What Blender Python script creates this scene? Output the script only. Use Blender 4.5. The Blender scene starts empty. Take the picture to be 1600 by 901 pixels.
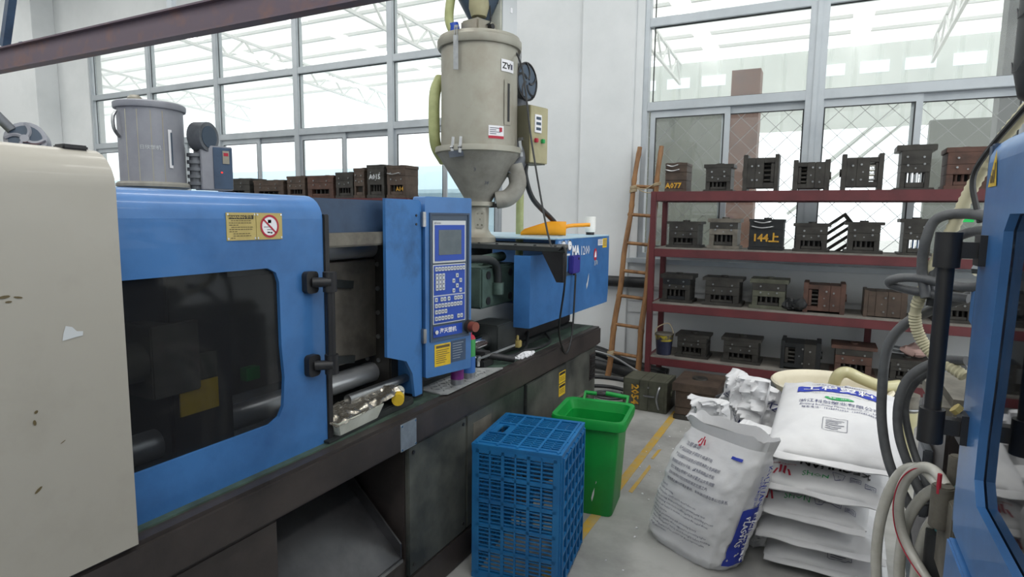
import bpy, bmesh, math, random
from mathutils import Vector, Matrix, noise
from mathutils.geometry import tessellate_polygon
random.seed(7)
scene = bpy.context.scene
COL = scene.collection

# ------------------------------------------------------------------ camera
F_PX, YAW, PITCH, ROLL, CAM_H = 946.16, 0.473847, 0.118048, 0.012144, 1.6
def make_camera():
    cam = bpy.data.cameras.new('camera'); o = bpy.data.objects.new('camera', cam); COL.objects.link(o)
    cam.sensor_width = 36; cam.lens = 36 * F_PX / 1600; cam.clip_start = .02; cam.clip_end = 300
    fw = Vector((-math.sin(YAW) * math.cos(PITCH), math.cos(YAW) * math.cos(PITCH), -math.sin(PITCH)))
    r = Vector((math.cos(YAW), math.sin(YAW), 0)); u = r.cross(fw)
    c, s = math.cos(ROLL), math.sin(ROLL)
    r2 = r * c + u * s; u2 = u * c - r * s
    m = Matrix((r2, u2, -fw)).transposed().to_4x4(); m.translation = (0, 0, CAM_H)
    o.matrix_world = m; scene.camera = o
make_camera()

# ------------------------------------------------------------------ light
def make_world():
    w = bpy.data.worlds.new('overcast_sky'); scene.world = w; w.use_nodes = True
    nt = w.node_tree; nt.nodes.clear()
    out = nt.nodes.new('ShaderNodeOutputWorld'); bg = nt.nodes.new('ShaderNodeBackground')
    bg.inputs[0].default_value = (.93, .97, 1.0, 1); bg.inputs[1].default_value = WORLD
    nt.links.new(bg.outputs[0], out.inputs[0])
WORLD = 1.9
make_world()
def ceiling_lamps():
    for x in (-13, -9.8, -6.2, -2.6, .4, 3.4):
        for y in (-2.0, .8, 3.8):
            l = bpy.data.lights.new('fluorescent_light', 'AREA'); l.shape = 'RECTANGLE'; l.size = .35; l.size_y = 2.0
            l.energy = LAMP; l.color = (1, .985, .95)
            o = bpy.data.objects.new('fluorescent_light', l); COL.objects.link(o); o.location = (x, y, 5.5)
LAMP = 38
ceiling_lamps()
vs = scene.view_settings
vs.view_transform = 'Standard'; vs.look = 'None'; vs.gamma = 1; vs.use_curve_mapping = False; vs.exposure = 0.05
scene.cycles.use_denoising = True
scene.cycles.max_bounces = 8; scene.cycles.transparent_max_bounces = 16

# ------------------------------------------------------------------ materials
def lin(c):
    c = c / 255
    return c / 12.92 if c <= .04045 else ((c + .055) / 1.055) ** 2.4
def rgb(t): return (lin(t[0]), lin(t[1]), lin(t[2]), 1)
MATS = {}
def mat(name, col, rough=.6, metal=0, col2=None, scale=6, lo=.4, hi=.7, bump=0, bscale=60, spec=.5, emit=0, alpha=1, detail=6, coat=0, aniso=None):
    m = bpy.data.materials.new(name); m.use_nodes = True
    nt = m.node_tree; b = nt.nodes['Principled BSDF']
    b.inputs['Base Color'].default_value = rgb(col); b.inputs['Roughness'].default_value = rough
    b.inputs['Metallic'].default_value = metal; b.inputs['Specular IOR Level'].default_value = spec
    if coat: b.inputs['Coat Weight'].default_value = coat
    tc = nt.nodes.new('ShaderNodeTexCoord')
    if col2:
        n = nt.nodes.new('ShaderNodeTexNoise'); n.inputs['Scale'].default_value = scale; n.inputs['Detail'].default_value = detail
        n.inputs['Roughness'].default_value = .62
        r = nt.nodes.new('ShaderNodeValToRGB')
        r.color_ramp.elements[0].position = lo; r.color_ramp.elements[1].position = hi
        r.color_ramp.elements[0].color = rgb(col); r.color_ramp.elements[1].color = rgb(col2)
        if aniso:
            mp = nt.nodes.new('ShaderNodeMapping'); mp.inputs['Scale'].default_value = aniso
            nt.links.new(tc.outputs['Object'], mp.inputs[0]); nt.links.new(mp.outputs[0], n.inputs[0])
        else: nt.links.new(tc.outputs['Object'], n.inputs[0])
        nt.links.new(n.outputs[0], r.inputs[0]); nt.links.new(r.outputs[0], b.inputs['Base Color'])
    if bump:
        n2 = nt.nodes.new('ShaderNodeTexNoise'); n2.inputs['Scale'].default_value = bscale; n2.inputs['Detail'].default_value = 4
        nt.links.new(tc.outputs['Object'], n2.inputs[0])
        bp = nt.nodes.new('ShaderNodeBump'); bp.inputs['Strength'].default_value = bump; bp.inputs['Distance'].default_value = .01
        nt.links.new(n2.outputs[0], bp.inputs['Height']); nt.links.new(bp.outputs[0], b.inputs['Normal'])
    if emit:
        b.inputs['Emission Color'].default_value = rgb(col); b.inputs['Emission Strength'].default_value = emit
    MATS[name] = m
    return m
def glass_mat(name, tint, refl=.08, rough=0.02, haze=0, hazecol=(255, 255, 255), fres=.85):
    m = bpy.data.materials.new(name); m.use_nodes = True; nt = m.node_tree; nt.nodes.clear()
    out = nt.nodes.new('ShaderNodeOutputMaterial'); t = nt.nodes.new('ShaderNodeBsdfTransparent'); g = nt.nodes.new('ShaderNodeBsdfGlossy')
    d = nt.nodes.new('ShaderNodeBsdfDiffuse'); d.inputs[0].default_value = rgb(hazecol)
    t.inputs[0].default_value = (*tint, 1); g.inputs['Roughness'].default_value = rough
    fr = nt.nodes.new('ShaderNodeLayerWeight'); fr.inputs[0].default_value = .12
    mth = nt.nodes.new('ShaderNodeMath'); mth.operation = 'MULTIPLY_ADD'; mth.inputs[1].default_value = fres; mth.inputs[2].default_value = refl
    nt.links.new(fr.outputs['Fresnel'], mth.inputs[0])
    mx = nt.nodes.new('ShaderNodeMixShader'); mh = nt.nodes.new('ShaderNodeMixShader'); mh.inputs[0].default_value = haze
    nt.links.new(t.outputs[0], mh.inputs[1]); nt.links.new(d.outputs[0], mh.inputs[2])
    nt.links.new(mth.outputs[0], mx.inputs[0]); nt.links.new(mh.outputs[0], mx.inputs[1]); nt.links.new(g.outputs[0], mx.inputs[2])
    nt.links.new(mx.outputs[0], out.inputs[0]); MATS[name] = m
    return m
def translucent_mat(name, col, k=.5):
    m = bpy.data.materials.new(name); m.use_nodes = True; nt = m.node_tree; nt.nodes.clear()
    out = nt.nodes.new('ShaderNodeOutputMaterial'); t = nt.nodes.new('ShaderNodeBsdfTranslucent'); d = nt.nodes.new('ShaderNodeBsdfDiffuse')
    t.inputs[0].default_value = rgb(col); d.inputs[0].default_value = rgb(col)
    mx = nt.nodes.new('ShaderNodeMixShader'); mx.inputs[0].default_value = k
    nt.links.new(d.outputs[0], mx.inputs[1]); nt.links.new(t.outputs[0], mx.inputs[2]); nt.links.new(mx.outputs[0], out.inputs[0]); MATS[name] = m
    return m

mat('wall', (222, 225, 226), .85, col2=(210, 214, 215), scale=1.2, lo=.45, hi=.75, bump=.05, bscale=30)
mat('floor', (172, 172, 169), .5, col2=(128, 127, 124), scale=2.6, lo=.42, hi=.76, bump=.08, bscale=40, detail=10)
mat('yellow_paint', (196, 158, 62), .6, col2=(170, 160, 130), scale=9, lo=.42, hi=.72)
mat('aluminium', (188, 195, 200), .38, .25, col2=(174, 181, 187), scale=3)
glass_mat('window_glass', (.97, .985, .98), .05, .01, .05)
mat('wire', (150, 152, 150), .5, .4)
mat('beam', (98, 84, 96), .55, .1, col2=(126, 92, 82), scale=5, lo=.5, hi=.8)
mat('blue_paint', (62, 115, 174), .38, col2=(44, 88, 140), scale=4.5, lo=.42, hi=.8, bump=.02, bscale=220, coat=.15)
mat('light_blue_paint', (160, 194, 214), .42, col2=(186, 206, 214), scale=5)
mat('blue_grimy', (62, 116, 176), .42, col2=(36, 58, 84), scale=3.5, lo=.48, hi=.74, bump=.03, bscale=160)
mat('dark_blue_paint', (62, 84, 112), .45, col2=(44, 58, 78), scale=4, lo=.4, hi=.75)
mat('grey_cover', (166, 162, 152), .38, col2=(150, 145, 134), scale=2.6, lo=.45, hi=.75, coat=.1)
mat('bed_dark', (62, 56, 54), .45, col2=(38, 35, 35), scale=5, lo=.35, hi=.7, bump=.05, bscale=80)
mat('bed_panel', (92, 94, 88), .42, col2=(42, 46, 46), scale=3.0, lo=.36, hi=.62, bump=.02)
mat('bed_top', (74, 96, 84), .6, col2=(44, 52, 48), scale=6, lo=.35, hi=.65, bump=.1, bscale=50)
mat('black_metal', (38, 38, 40), .45, col2=(26, 26, 28), scale=8)
mat('dark_iron', (52, 56, 56), .5, .25, col2=(36, 40, 40), scale=8)
mat('green_iron', (86, 106, 98), .45, .2, col2=(58, 74, 68), scale=8)
mat('chrome', (220, 222, 224), .12, 1)
mat('tie_bar_steel', (212, 214, 216), .3, .65)
mat('steel', (170, 172, 174), .32, .9, col2=(120, 122, 124), scale=6)
mat('stainless', (96, 96, 98), .3, .85, col2=(66, 66, 68), scale=3)
mat('tread_steel', (176, 178, 178), .45, .3, col2=(140, 142, 142), scale=20)
mat('galvanised', (158, 168, 178), .42, .6, col2=(140, 150, 158), scale=20)
glass_mat('reflective_glass', (.32, .33, .35), .30, .03, .10, (60, 62, 66))
glass_mat('smoked_glass', (.62, .63, .64), .02, .05, .10, (90, 92, 96), .35)
mat('placard_yellow', (190, 172, 108), .5, col2=(176, 158, 96), scale=20)
mat('bright_yellow', (226, 190, 40), .5, col2=(205, 170, 40), scale=20)
mat('ink_black', (34, 34, 36), .6)
mat('ink_brown', (96, 84, 56), .6)
mat('ink_red', (178, 40, 62), .6)
mat('ink_blue', (38, 58, 168), .6)
mat('ink_darkblue', (40, 46, 104), .6)
mat('ink_green', (36, 158, 84), .6)
mat('ink_grey', (92, 94, 110), .6)
mat('ink_print', (58, 62, 92), .6)
mat('ink_white', (232, 232, 236), .6)
mat('ink_yellow', (206, 158, 48), .7, col2=(150, 110, 40), scale=30)
mat('white_plastic', (226, 226, 222), .45)
mat('key_cap', (200, 204, 206), .5)
mat('panel_blue', (26, 70, 168), .4)
mat('panel_dark', (58, 74, 92), .4)
mat('screen', (84, 96, 102), .2, col2=(70, 82, 90), scale=14)
mat('red_brown_knob', (128, 66, 52), .5)
mat('hopper_grey', (162, 160, 148), .42, .25, col2=(132, 120, 104), scale=3.2, lo=.45, hi=.85)
mat('hopper_dusty', (158, 156, 148), .7, .1, col2=(126, 124, 116), scale=6)
mat('hopper_blue_grey', (150, 152, 160), .5, .2, col2=(134, 136, 146), scale=4)
mat('blower_grey', (112, 116, 122), .5, .3, col2=(84, 88, 94), scale=8)
mat('box_cream', (168, 162, 128), .45, col2=(150, 144, 112), scale=6)
mat('box_side', (104, 102, 84), .5)
mat('hose_green', (176, 182, 128), .45, col2=(150, 156, 104), scale=10)
mat('orange_plastic', (240, 160, 18), .35)
mat('purple_plastic', (58, 52, 138), .4)
mat('rack_red', (98, 44, 48), .5, col2=(78, 36, 40), scale=5, lo=.4, hi=.75)
mat('rack_board', (126, 122, 115), .75, col2=(96, 92, 88), scale=6)
mat('mold_dark', (72, 70, 66), .48, .45, col2=(50, 48, 46), scale=9, lo=.35, hi=.7)
mat('mold_grey', (132, 126, 116), .5, .4, col2=(92, 88, 80), scale=8, lo=.35, hi=.7)
mat('mold_black', (44, 46, 48), .45, .35, col2=(32, 34, 36), scale=9)
mat('mold_rust', (98, 70, 60), .6, .3, col2=(68, 52, 46), scale=9, lo=.35, hi=.7)
mat('mold_olive', (96, 98, 84), .55, .3, col2=(70, 70, 60), scale=9, lo=.35, hi=.7)
mat('mold_brown', (92, 78, 68), .55, .35, col2=(66, 56, 50), scale=9, lo=.35, hi=.7)
mat('bamboo', (158, 116, 74), .5, col2=(108, 76, 50), scale=7, lo=.4, hi=.7, aniso=(3, 3, .6))
mat('bucket_blue', (34, 38, 62), .4, col2=(50, 54, 74), scale=12)
mat('bucket_smear', (168, 152, 44), .5, col2=(36, 42, 70), scale=14, lo=.45, hi=.6)
mat('rope', (188, 172, 142), .85)
mat('black_rubber', (40, 42, 44), .5, col2=(28, 30, 32), scale=10)
mat('grey_rubber', (96, 98, 100), .5, col2=(70, 72, 76), scale=12)
mat('clear_hose', (204, 202, 194), .25, col2=(184, 182, 172), scale=12, coat=.4)
mat('yellow_hose', (190, 184, 144), .3, coat=.3)
mat('teal_hose', (70, 128, 128), .35)
mat('beige_hose', (196, 190, 160), .6)
mat('bag_white', (222, 222, 223), .5, col2=(210, 210, 213), scale=3, bump=.25, bscale=16)
mat('crate_blue', (24, 108, 164), .42, col2=(20, 92, 148), scale=5)
mat('bin_green', (14, 152, 62), .42, col2=(12, 134, 54), scale=4)
mat('tub_cream', (226, 218, 196), .5, col2=(212, 204, 182), scale=5)
mat('foil', (196, 190, 178), .25, .85, bump=.8, bscale=26, col2=(150, 144, 132), scale=14)
mat('tray_white', (214, 216, 206), .5, col2=(190, 192, 180), scale=9)
mat('can_silver', (150, 152, 156), .3, .6)
mat('can_purple', (120, 40, 120), .4)
mat('can_blue', (60, 110, 180), .4)
mat('can_green', (70, 160, 90), .4)
mat('roof_red', (150, 60, 60), .6)
translucent_mat('canopy_sheet', (248, 246, 240), .8)
mat('purlin', (236, 236, 234), .6)
mat('sky_glow', (226, 232, 236), .5, emit=.75)  # emission stands in for sky seen through the far wall windows
mat('truss_white', (238, 238, 236), .5)
mat('cladding', (240, 244, 240), .6, col2=(232, 237, 233), scale=2)
mat('outside_ground', (214, 212, 206), .8, col2=(176, 174, 168), scale=2)
mat('grey_shutter', (120, 124, 116), .6, col2=(104, 108, 102), scale=1)
mat('rust_column', (128, 92, 76), .6, col2=(106, 76, 64), scale=4)
mat('dark_column', (104, 106, 104), .6, col2=(84, 86, 86), scale=2)
mat('sky_blue_roof', (196, 224, 240), .5)
mat('cloth_pink', (206, 172, 164), .8)
mat('dirty_metal', (120, 116, 106), .6, .2, col2=(84, 80, 74), scale=8)
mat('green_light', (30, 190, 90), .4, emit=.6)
mat('red_light', (230, 50, 40), .4, emit=1.0)
mat('orange_red', (206, 96, 66), .5)

# ------------------------------------------------------------------ mesh helpers
ORIGIN = Vector((0, 0, 0))
def catmull(pts, k=6, closed=False):
    P = [Vector(p) for p in pts]; n = len(P); out = []
    rng = n if closed else n - 1
    for i in range(rng):
        p1, p2 = P[i], P[(i + 1) % n]
        p0 = P[i - 1] if (i or closed) else p1 * 2 - p2
        p3 = P[(i + 2) % n] if (closed or i + 2 < n) else p2 * 2 - p1
        for j in range(k):
            t = j / k
            out.append(.5 * ((2 * p1) + (p2 - p0) * t + (2 * p0 - 5 * p1 + 4 * p2 - p3) * t * t + (3 * p1 - p0 - 3 * p2 + p3) * t ** 3))
    if not closed: out.append(P[-1])
    return out
def rrect(x0, x1, y0, y1, r, n=4):
    pts = []
    for cx, cy, a0 in ((x1 - r, y1 - r, 0), (x0 + r, y1 - r, 90), (x0 + r, y0 + r, 180), (x1 - r, y0 + r, 270)):
        for i in range(n + 1):
            a = math.radians(a0 + 90 * i / n); pts.append((cx + r * math.cos(a), cy + r * math.sin(a)))
    return pts
def circ(cx, cy, r, n=16): return [(cx + r * math.cos(2 * math.pi * i / n), cy + r * math.sin(2 * math.pi * i / n)) for i in range(n)]
AX = {'x': lambda a, b, t: (t, a, b), 'y': lambda a, b, t: (a, t, b), 'z': lambda a, b, t: (a, b, t)}
class B:
    def __init__(s): s.v = []; s.f = []
    def add(s, vs, fs):
        o = len(s.v); s.v += [Vector(p) for p in vs]; s.f += [tuple(i + o for i in f) for f in fs]; return s
    def box(s, x0, x1, y0, y1, z0, z1, m=None):
        vs = [Vector((x, y, z)) for z in (z0, z1) for y in (y0, y1) for x in (x0, x1)]
        if m is not None: vs = [m @ p for p in vs]
        return s.add(vs, [(0, 2, 3, 1), (4, 5, 7, 6), (0, 1, 5, 4), (2, 6, 7, 3), (0, 4, 6, 2), (1, 3, 7, 5)])
    def cbox(s, c, d, m=None):
        return s.box(c[0] - d[0] / 2, c[0] + d[0] / 2, c[1] - d[1] / 2, c[1] + d[1] / 2, c[2] - d[2] / 2, c[2] + d[2] / 2, m)
    def bar(s, p0, p1, w, h, up=(0, 0, 1)):
        p0, p1 = Vector(p0), Vector(p1); d = (p1 - p0); L = d.length; d = d.normalized(); u = Vector(up)
        if abs(d.dot(u)) > .98: u = Vector((1, 0, 0))
        a = d.cross(u).normalized(); u = a.cross(d)
        m = Matrix((a, d, u)).transposed().to_4x4(); m.translation = p0
        return s.box(-w / 2, w / 2, 0, L, -h / 2, h / 2, m)
    def cyl(s, p0, p1, r, r1=None, n=14, caps=True):
        p0, p1 = Vector(p0), Vector(p1); r1 = r if r1 is None else r1
        d = (p1 - p0).normalized(); a = d.orthogonal().normalized(); b = d.cross(a)
        vs = []
        for p, rr in ((p0, r), (p1, r1)):
            vs += [p + (a * math.cos(2 * math.pi * i / n) + b * math.sin(2 * math.pi * i / n)) * rr for i in range(n)]
        fs = [(i, (i + 1) % n, n + (i + 1) % n, n + i) for i in range(n)]
        if caps: fs += [tuple(range(n - 1, -1, -1)), tuple(range(n, 2 * n))]
        return s.add(vs, fs)
    def tube(s, pts, r, n=8, k=6, closed=False, smooth=True, rfn=None):
        P = catmull(pts, k, closed) if smooth else [Vector(p) for p in pts]
        m = len(P); prev = None; vs = []
        for i, p in enumerate(P):
            d = (P[(i + 1) % m] - P[i - 1]) if closed else (P[min(i + 1, m - 1)] - P[max(i - 1, 0)])
            d = d.normalized()
            a = d.orthogonal().normalized() if prev is None else (prev - d * prev.dot(d)).normalized()
            prev = a; b = d.cross(a); rr = rfn(i / (m - 1)) if rfn else r
            vs += [p + (a * math.cos(2 * math.pi * j / n) + b * math.sin(2 * math.pi * j / n)) * rr for j in range(n)]
        fs = []
        for i in range(m if closed else m - 1):
            for j in range(n):
                q = ((i + 1) % m) * n
                fs.append((i * n + j, i * n + (j + 1) % n, q + (j + 1) % n, q + j))
        if not closed: fs += [tuple(range(n - 1, -1, -1)), tuple(range((m - 1) * n, m * n))]
        return s.add(vs, fs)
    def lathe(s, prof, c=(0, 0, 0), n=32, m=None, close=False):
        vs = []; c = Vector(c)
        for r, z in prof:
            for j in range(n):
                p = Vector((r * math.cos(2 * math.pi * j / n), r * math.sin(2 * math.pi * j / n), z))
                vs.append((m @ p if m is not None else p) + c)
        fs = [(i * n + j, i * n + (j + 1) % n, (i + 1) * n + (j + 1) % n, (i + 1) * n + j) for i in range(len(prof) - 1) for j in range(n)]
        if prof[0][0] > 1e-6: fs.append(tuple(range(n - 1, -1, -1)))
        if prof[-1][0] > 1e-6: fs.append(tuple(range((len(prof) - 1) * n, len(prof) * n)))
        return s.add(vs, fs)
    def prism(s, loops, ax, t0, t1):
        fn = AX[ax] if isinstance(ax, str) else ax
        if not isinstance(loops[0][0], (tuple, list)): loops = [loops]
        tris = tessellate_polygon([[Vector((a, b, 0)) for a, b in l] for l in loops])
        flat = [p for l in loops for p in l]; n = len(flat)
        vs = [fn(a, b, t0) for a, b in flat] + [fn(a, b, t1) for a, b in flat]
        fs = [tuple(t) for t in tris] + [tuple(i + n for i in reversed(t)) for t in tris]
        o = 0
        for l in loops:
            k = len(l)
            fs += [(o + i, o + (i + 1) % k, o + n + (i + 1) % k, o + n + i) for i in range(k)]
            o += k
        return s.add(vs, fs)
    def grid(s, nu, nv, fn):
        vs = [fn(i / nu, j / nv) for i in range(nu + 1) for j in range(nv + 1)]
        return s.add(vs, [(i * (nv + 1) + j, (i + 1) * (nv + 1) + j, (i + 1) * (nv + 1) + j + 1, i * (nv + 1) + j + 1) for i in range(nu) for j in range(nv)])
    def loft(s, secs, cap0=True, cap1=True):
        n = len(secs[0]); vs = [p for q in secs for p in q]
        fs = [(i * n + j, i * n + (j + 1) % n, (i + 1) * n + (j + 1) % n, (i + 1) * n + j) for i in range(len(secs) - 1) for j in range(n)]
        if cap0: fs.append(tuple(range(n - 1, -1, -1)))
        if cap1: fs.append(tuple(range((len(secs) - 1) * n, len(secs) * n)))
        return s.add(vs, fs)
    def sphere(s, c, r, n=10, sc=(1, 1, 1)):
        c = Vector(c); vs = []
        for i in range(n + 1):
            for j in range(2 * n):
                a, b = math.pi * i / n, math.pi * j / n
                vs.append(c + Vector((r * math.sin(a) * math.cos(b) * sc[0], r * math.sin(a) * math.sin(b) * sc[1], r * math.cos(a) * sc[2])))
        return s.add(vs, [(i * 2 * n + j, (i + 1) * 2 * n + j, (i + 1) * 2 * n + (j + 1) % (2 * n), i * 2 * n + (j + 1) % (2 * n)) for i in range(n) for j in range(2 * n)])
    def build(s, name, m, parent=None, smooth=True, bevel=0, ang=.7):
        me = bpy.data.meshes.new(name)
        me.from_pydata([p - ORIGIN for p in s.v], [], s.f)
        bm = bmesh.new(); bm.from_mesh(me)
        bmesh.ops.remove_doubles(bm, verts=bm.verts, dist=1e-6)
        bmesh.ops.recalc_face_normals(bm, faces=bm.faces)
        if bevel:
            es = [e for e in bm.edges if len(e.link_faces) == 2 and e.calc_face_angle(0) > .6]
            bmesh.ops.bevel(bm, geom=es, offset=bevel, segments=2, affect='EDGES', clamp_overlap=True)
        bm.to_mesh(me); bm.free()
        if smooth:
            me.polygons.foreach_set('use_smooth', [True] * len(me.polygons))
            me.set_sharp_from_angle(angle=ang)
        me.materials.append(MATS[m])
        o = bpy.data.objects.new(name, me); COL.objects.link(o)
        if parent is not None: o.parent = parent
        return o
def tag(o, label=None, cat=None, group=None, kind=None):
    if label: o['label'] = label
    if cat: o['category'] = cat
    if group: o['group'] = group
    if kind: o['kind'] = kind
    return o
def thing(name, label, cat, loc=(0, 0, 0), rz=0, group=None):
    o = bpy.data.objects.new(name, None); o.empty_display_size = .05; COL.objects.link(o)
    o.location = loc; o.rotation_euler = (0, 0, rz)
    return tag(o, label, cat, group)
def struct(name, b, m, parent=None, **k):
    o = b.build(name, m, parent, **k)
    if parent is None: o['kind'] = 'structure'
    return o
def link_copy(o, parent, loc=(0, 0, 0)):
    c = o.copy(); COL.objects.link(c); c.parent = parent; c.location = loc; return c
_FC = {}
def text_geo(body, size, align='CENTER', bold=0, sx=1):
    k = (body, align, bold)
    if k not in _FC:
        c = bpy.data.curves.new('t', 'FONT'); c.body = body; c.size = 1; c.align_x = align; c.align_y = 'CENTER'; c.resolution_u = 1; c.offset = bold
        o = bpy.data.objects.new('t', c); COL.objects.link(o)
        dg = bpy.context.evaluated_depsgraph_get(); dg.update()
        me = bpy.data.meshes.new_from_object(o.evaluated_get(dg))
        _FC[k] = ([v.co.copy() for v in me.vertices], [tuple(p.vertices) for p in me.polygons])
        bpy.data.meshes.remove(me); bpy.data.objects.remove(o); bpy.data.curves.remove(c)
    vs, fs = _FC[k]
    return [(v.x * size * sx, v.y * size) for v in vs], fs
def flat_map(o, u, v, lift=.0012):
    o, u, v = Vector(o), Vector(u).normalized(), Vector(v).normalized(); n = u.cross(v)
    return lambda a, b: o + u * a + v * b + n * lift
def text(b, body, size, fn, a=0, c=0, align='CENTER', bold=0, sx=1, rot=0):
    vs, fs = text_geo(body, size, align, bold, sx)
    cr, sr = math.cos(rot), math.sin(rot)
    b.add([fn(a + x * cr - y * sr, c + x * sr + y * cr) for x, y in vs], fs); return b
def decal(b, loops, fn):
    if not isinstance(loops[0][0], (tuple, list)): loops = [loops]
    tr = tessellate_polygon([[Vector((x, y, 0)) for x, y in l] for l in loops]); flat = [p for l in loops for p in l]
    b.add([fn(x, y) for x, y in flat], [tuple(t) for t in tr]); return b
def rectp(x0, x1, y0, y1): return [(x0, y0), (x1, y0), (x1, y1), (x0, y1)]
def dgrid(b, x0, x1, y0, y1, fn, nu=8, nv=3): b.grid(nu, nv, lambda i, j: fn(x0 + (x1 - x0) * i, y0 + (y1 - y0) * j)); return b

# ================================================================== SETTING
WY = 6.1
def build_setting():
    struct('floor', B().box(-16, 6, -3, WY + .2, -.1, 0), 'floor', smooth=False)
    fl = B()
    fl.box(-1.03, -.975, .5, 5.0, .0005, .002)
    struct('trim_1', fl, 'yellow_paint', smooth=False)
    f2 = B(); f2.prism([(-.93, 3.35), (-.905, 3.34), (-.90, 3.75), (-.92, 3.8)], 'z', .0005, .002); f2.prism([(-.94, 3.9), (-.92, 3.9), (-.915, 4.1), (-.935, 4.08)], 'z', .0005, .002)
    f2.prism([(-.62, 4.47), (-.55, 4.46), (-.54, 4.53), (-.6, 4.55)], 'z', .0005, .002)
    struct('trim_2', f2, 'yellow_paint', smooth=False)
    TOP = 5.6
    H0, H1 = 1.20, 4.36
    wins = [(-11.2, -3.27), (-1.70, 4.48), (-15.9, -14.6)]
    struct('wall_back', B().prism([rectp(-16, 6, 0, TOP)] + [rectp(a, b, H0, H1) for a, b in wins], 'y', WY, WY + .22), 'wall', smooth=False)
    struct('trim_3', B().box(-2.34, -1.78, WY - .03, WY, 0, TOP), 'wall', smooth=False, bevel=.006)
    struct('trim_4', B().box(-13.5, -12.1, WY - .35, WY, 0, TOP), 'wall', smooth=False, bevel=.006)
    ce = struct('ceiling', B().box(-16.2, 6, -3, WY + .22, TOP, TOP + .1), 'wall', smooth=False)
    for l in [o for o in COL.objects if o.type == 'LIGHT']:
        h = B().box(-.22, .22, -1.05, 1.05, .02, .10).build('lamp_housing', 'white_plastic', ce, bevel=.01); h.location = l.location
    struct('wall_front', B().box(-16.2, 6, -3.2, -3, 0, TOP), 'wall', smooth=False)
    # left wall far away
    struct('wall_left', B().box(-16.2, -16, -3, WY + .22, 0, TOP), 'wall', smooth=False)
    # horizontal relief bands low on the wall behind the rack
    for i, z in enumerate((.90, .78, .66)):
        struct('trim_%d' % (5 + i), B().box(-1.76, 4, WY - .025, WY, z - .025, z + .025), 'wall', smooth=False, bevel=.008)
    struct('trim_8', B().box(-1.78, 5.6, WY - .09, WY + .1, H0 - .05, H0 - .002), 'aluminium', bevel=.004)
    struct('trim_9', B().box(-11.3, -3.2, WY - .09, WY + .1, H0 - .05, H0 - .002), 'aluminium', bevel=.004)
    # windows
    T1, T2, fw, fy0, fy1 = 2.70, 3.50, .042, WY + .02, WY + .11
    def window(name, bays, x0, x1, mull, mesh=False, wide=()):
        fr = B(); 
        fr.prism([rectp(x0, x1, H0, H1), rectp(x0 + .05, x1 - .05, H0 + .05, H1 - .05)], 'y', fy0, fy1)
        root = fr.build(name, 'aluminium', None, bevel=.003); root['kind'] = 'structure'
        for z in (T1, T2, ):
            B().box(x0 + .05, x1 - .05, fy0 - .004, fy1, z - fw, z + fw).build('transom', 'aluminium', root, bevel=.004)
        for i, mx in enumerate(mull):
            w = .075 if i in wide else .045
            b = B().box(mx - w, mx + w, fy0 - .008, fy1 + .01, H0 + .05, H1 - .05)
            if i in wide: b.box(mx - .022, mx + .022, fy0 - .02, fy0, H0 + .05, H1 - .05)
            b.build('mullion', 'aluminium', root, bevel=.004)
        edges = [x0 + .05] + list(mull) + [x1 - .05]
        for a, c in zip(edges[:-1], edges[1:]):
            a += .05; c -= .05; m = (a + c) / 2
            for z0, z1 in ((T1 + fw, T2 - fw), (T2 + fw, H1 - .05)):
                B().box(a - .02, c + .02, WY + .06, WY + .066, z0 - .01, z1 + .01).build('pane', 'window_glass', root, smooth=False)
                g = B().prism([rectp(a - .01, c + .01, z0 - .005, z1 + .005), rectp(a, c, z0 + .008, z1 - .008)], 'y', WY + .05, WY + .058)
                g.build('gasket', 'black_rubber', root, smooth=False)
            for k, (p, q) in enumerate(((a - .02, m + .04), (m - .04, c + .02))):
                y = WY + .045 + .03 * k
                s = B().prism([rectp(p, q, H0 + .05, T1 - fw), rectp(p + .055, q - .055, H0 + .12, T1 - fw - .07)], 'y', y, y + .025).build('sash', 'aluminium', root, bevel=.003)
                B().box(p + .05, q - .05, y + .01, y + .015, H0 + .11, T1 - fw - .06).build('pane', 'window_glass', s, smooth=False)
                B().prism([rectp(p + .05, q - .05, H0 + .115, T1 - fw - .065), rectp(p + .06, q - .06, H0 + .125, T1 - fw - .075)], 'y', y - .001, y + .004).build('gasket', 'black_rubber', s, smooth=False)
        if mesh:
            wb = B(); st = .205; y = WY + .17
            za, zb = H0 + .03, T1 - .03
            nx = int((x1 - x0) / st) + 1
            nz = int((zb - za) / st) * 2 + 2
            for i in range(-1, nx + 1):
                for sgn in (1, -1):
                    pts = []
                    for j in range(nz + 1):
                        z = za + j * st / 2
                        x = x0 + (i + (0 if j % 2 == 0 else sgn * .5)) * st
                        if x0 <= x <= x1 and z <= zb + .01: pts.append((x, y + .004 * sgn * (-1) ** j, z))
                    if len(pts) > 1: wb.tube(pts, .0042, n=4, smooth=False)
            wb.build('wire_mesh', 'wire', root, smooth=False)
        return root
    window('window_1', 5, -11.2, -3.27, [-9.61, -8.03, -6.44, -4.85])
    window('window_2', 4, -1.70, 4.48, [-.155, 1.39, 2.93], mesh=True, wide=(0, 2))
    B().box(.985, 1.075, WY + .035, WY + .04, 1.60, 1.68).build('green_glow_patch', 'green_light', bpy.data.objects['window_2'], smooth=False)  # unidentified green spot, its glow put into the material
    window('window_3', 1, -15.9, -14.6, [])
    # pipes along the wall
    struct('trim_10', B().cyl((-3.4, WY - .1, .95), (-1.5, WY - .1, .955), .055, n=16), 'black_rubber')
    # overhead crane beam
    by, bz = 3.29, 3.0
    b = B().box(-9, 1.5, by - .05, by + .05, bz, bz + .015); b.box(-9, 1.5, by - .05, by + .05, bz + .205, bz + .22); b.box(-9, 1.5, by - .006, by + .006, bz + .015, bz + .205)
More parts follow.
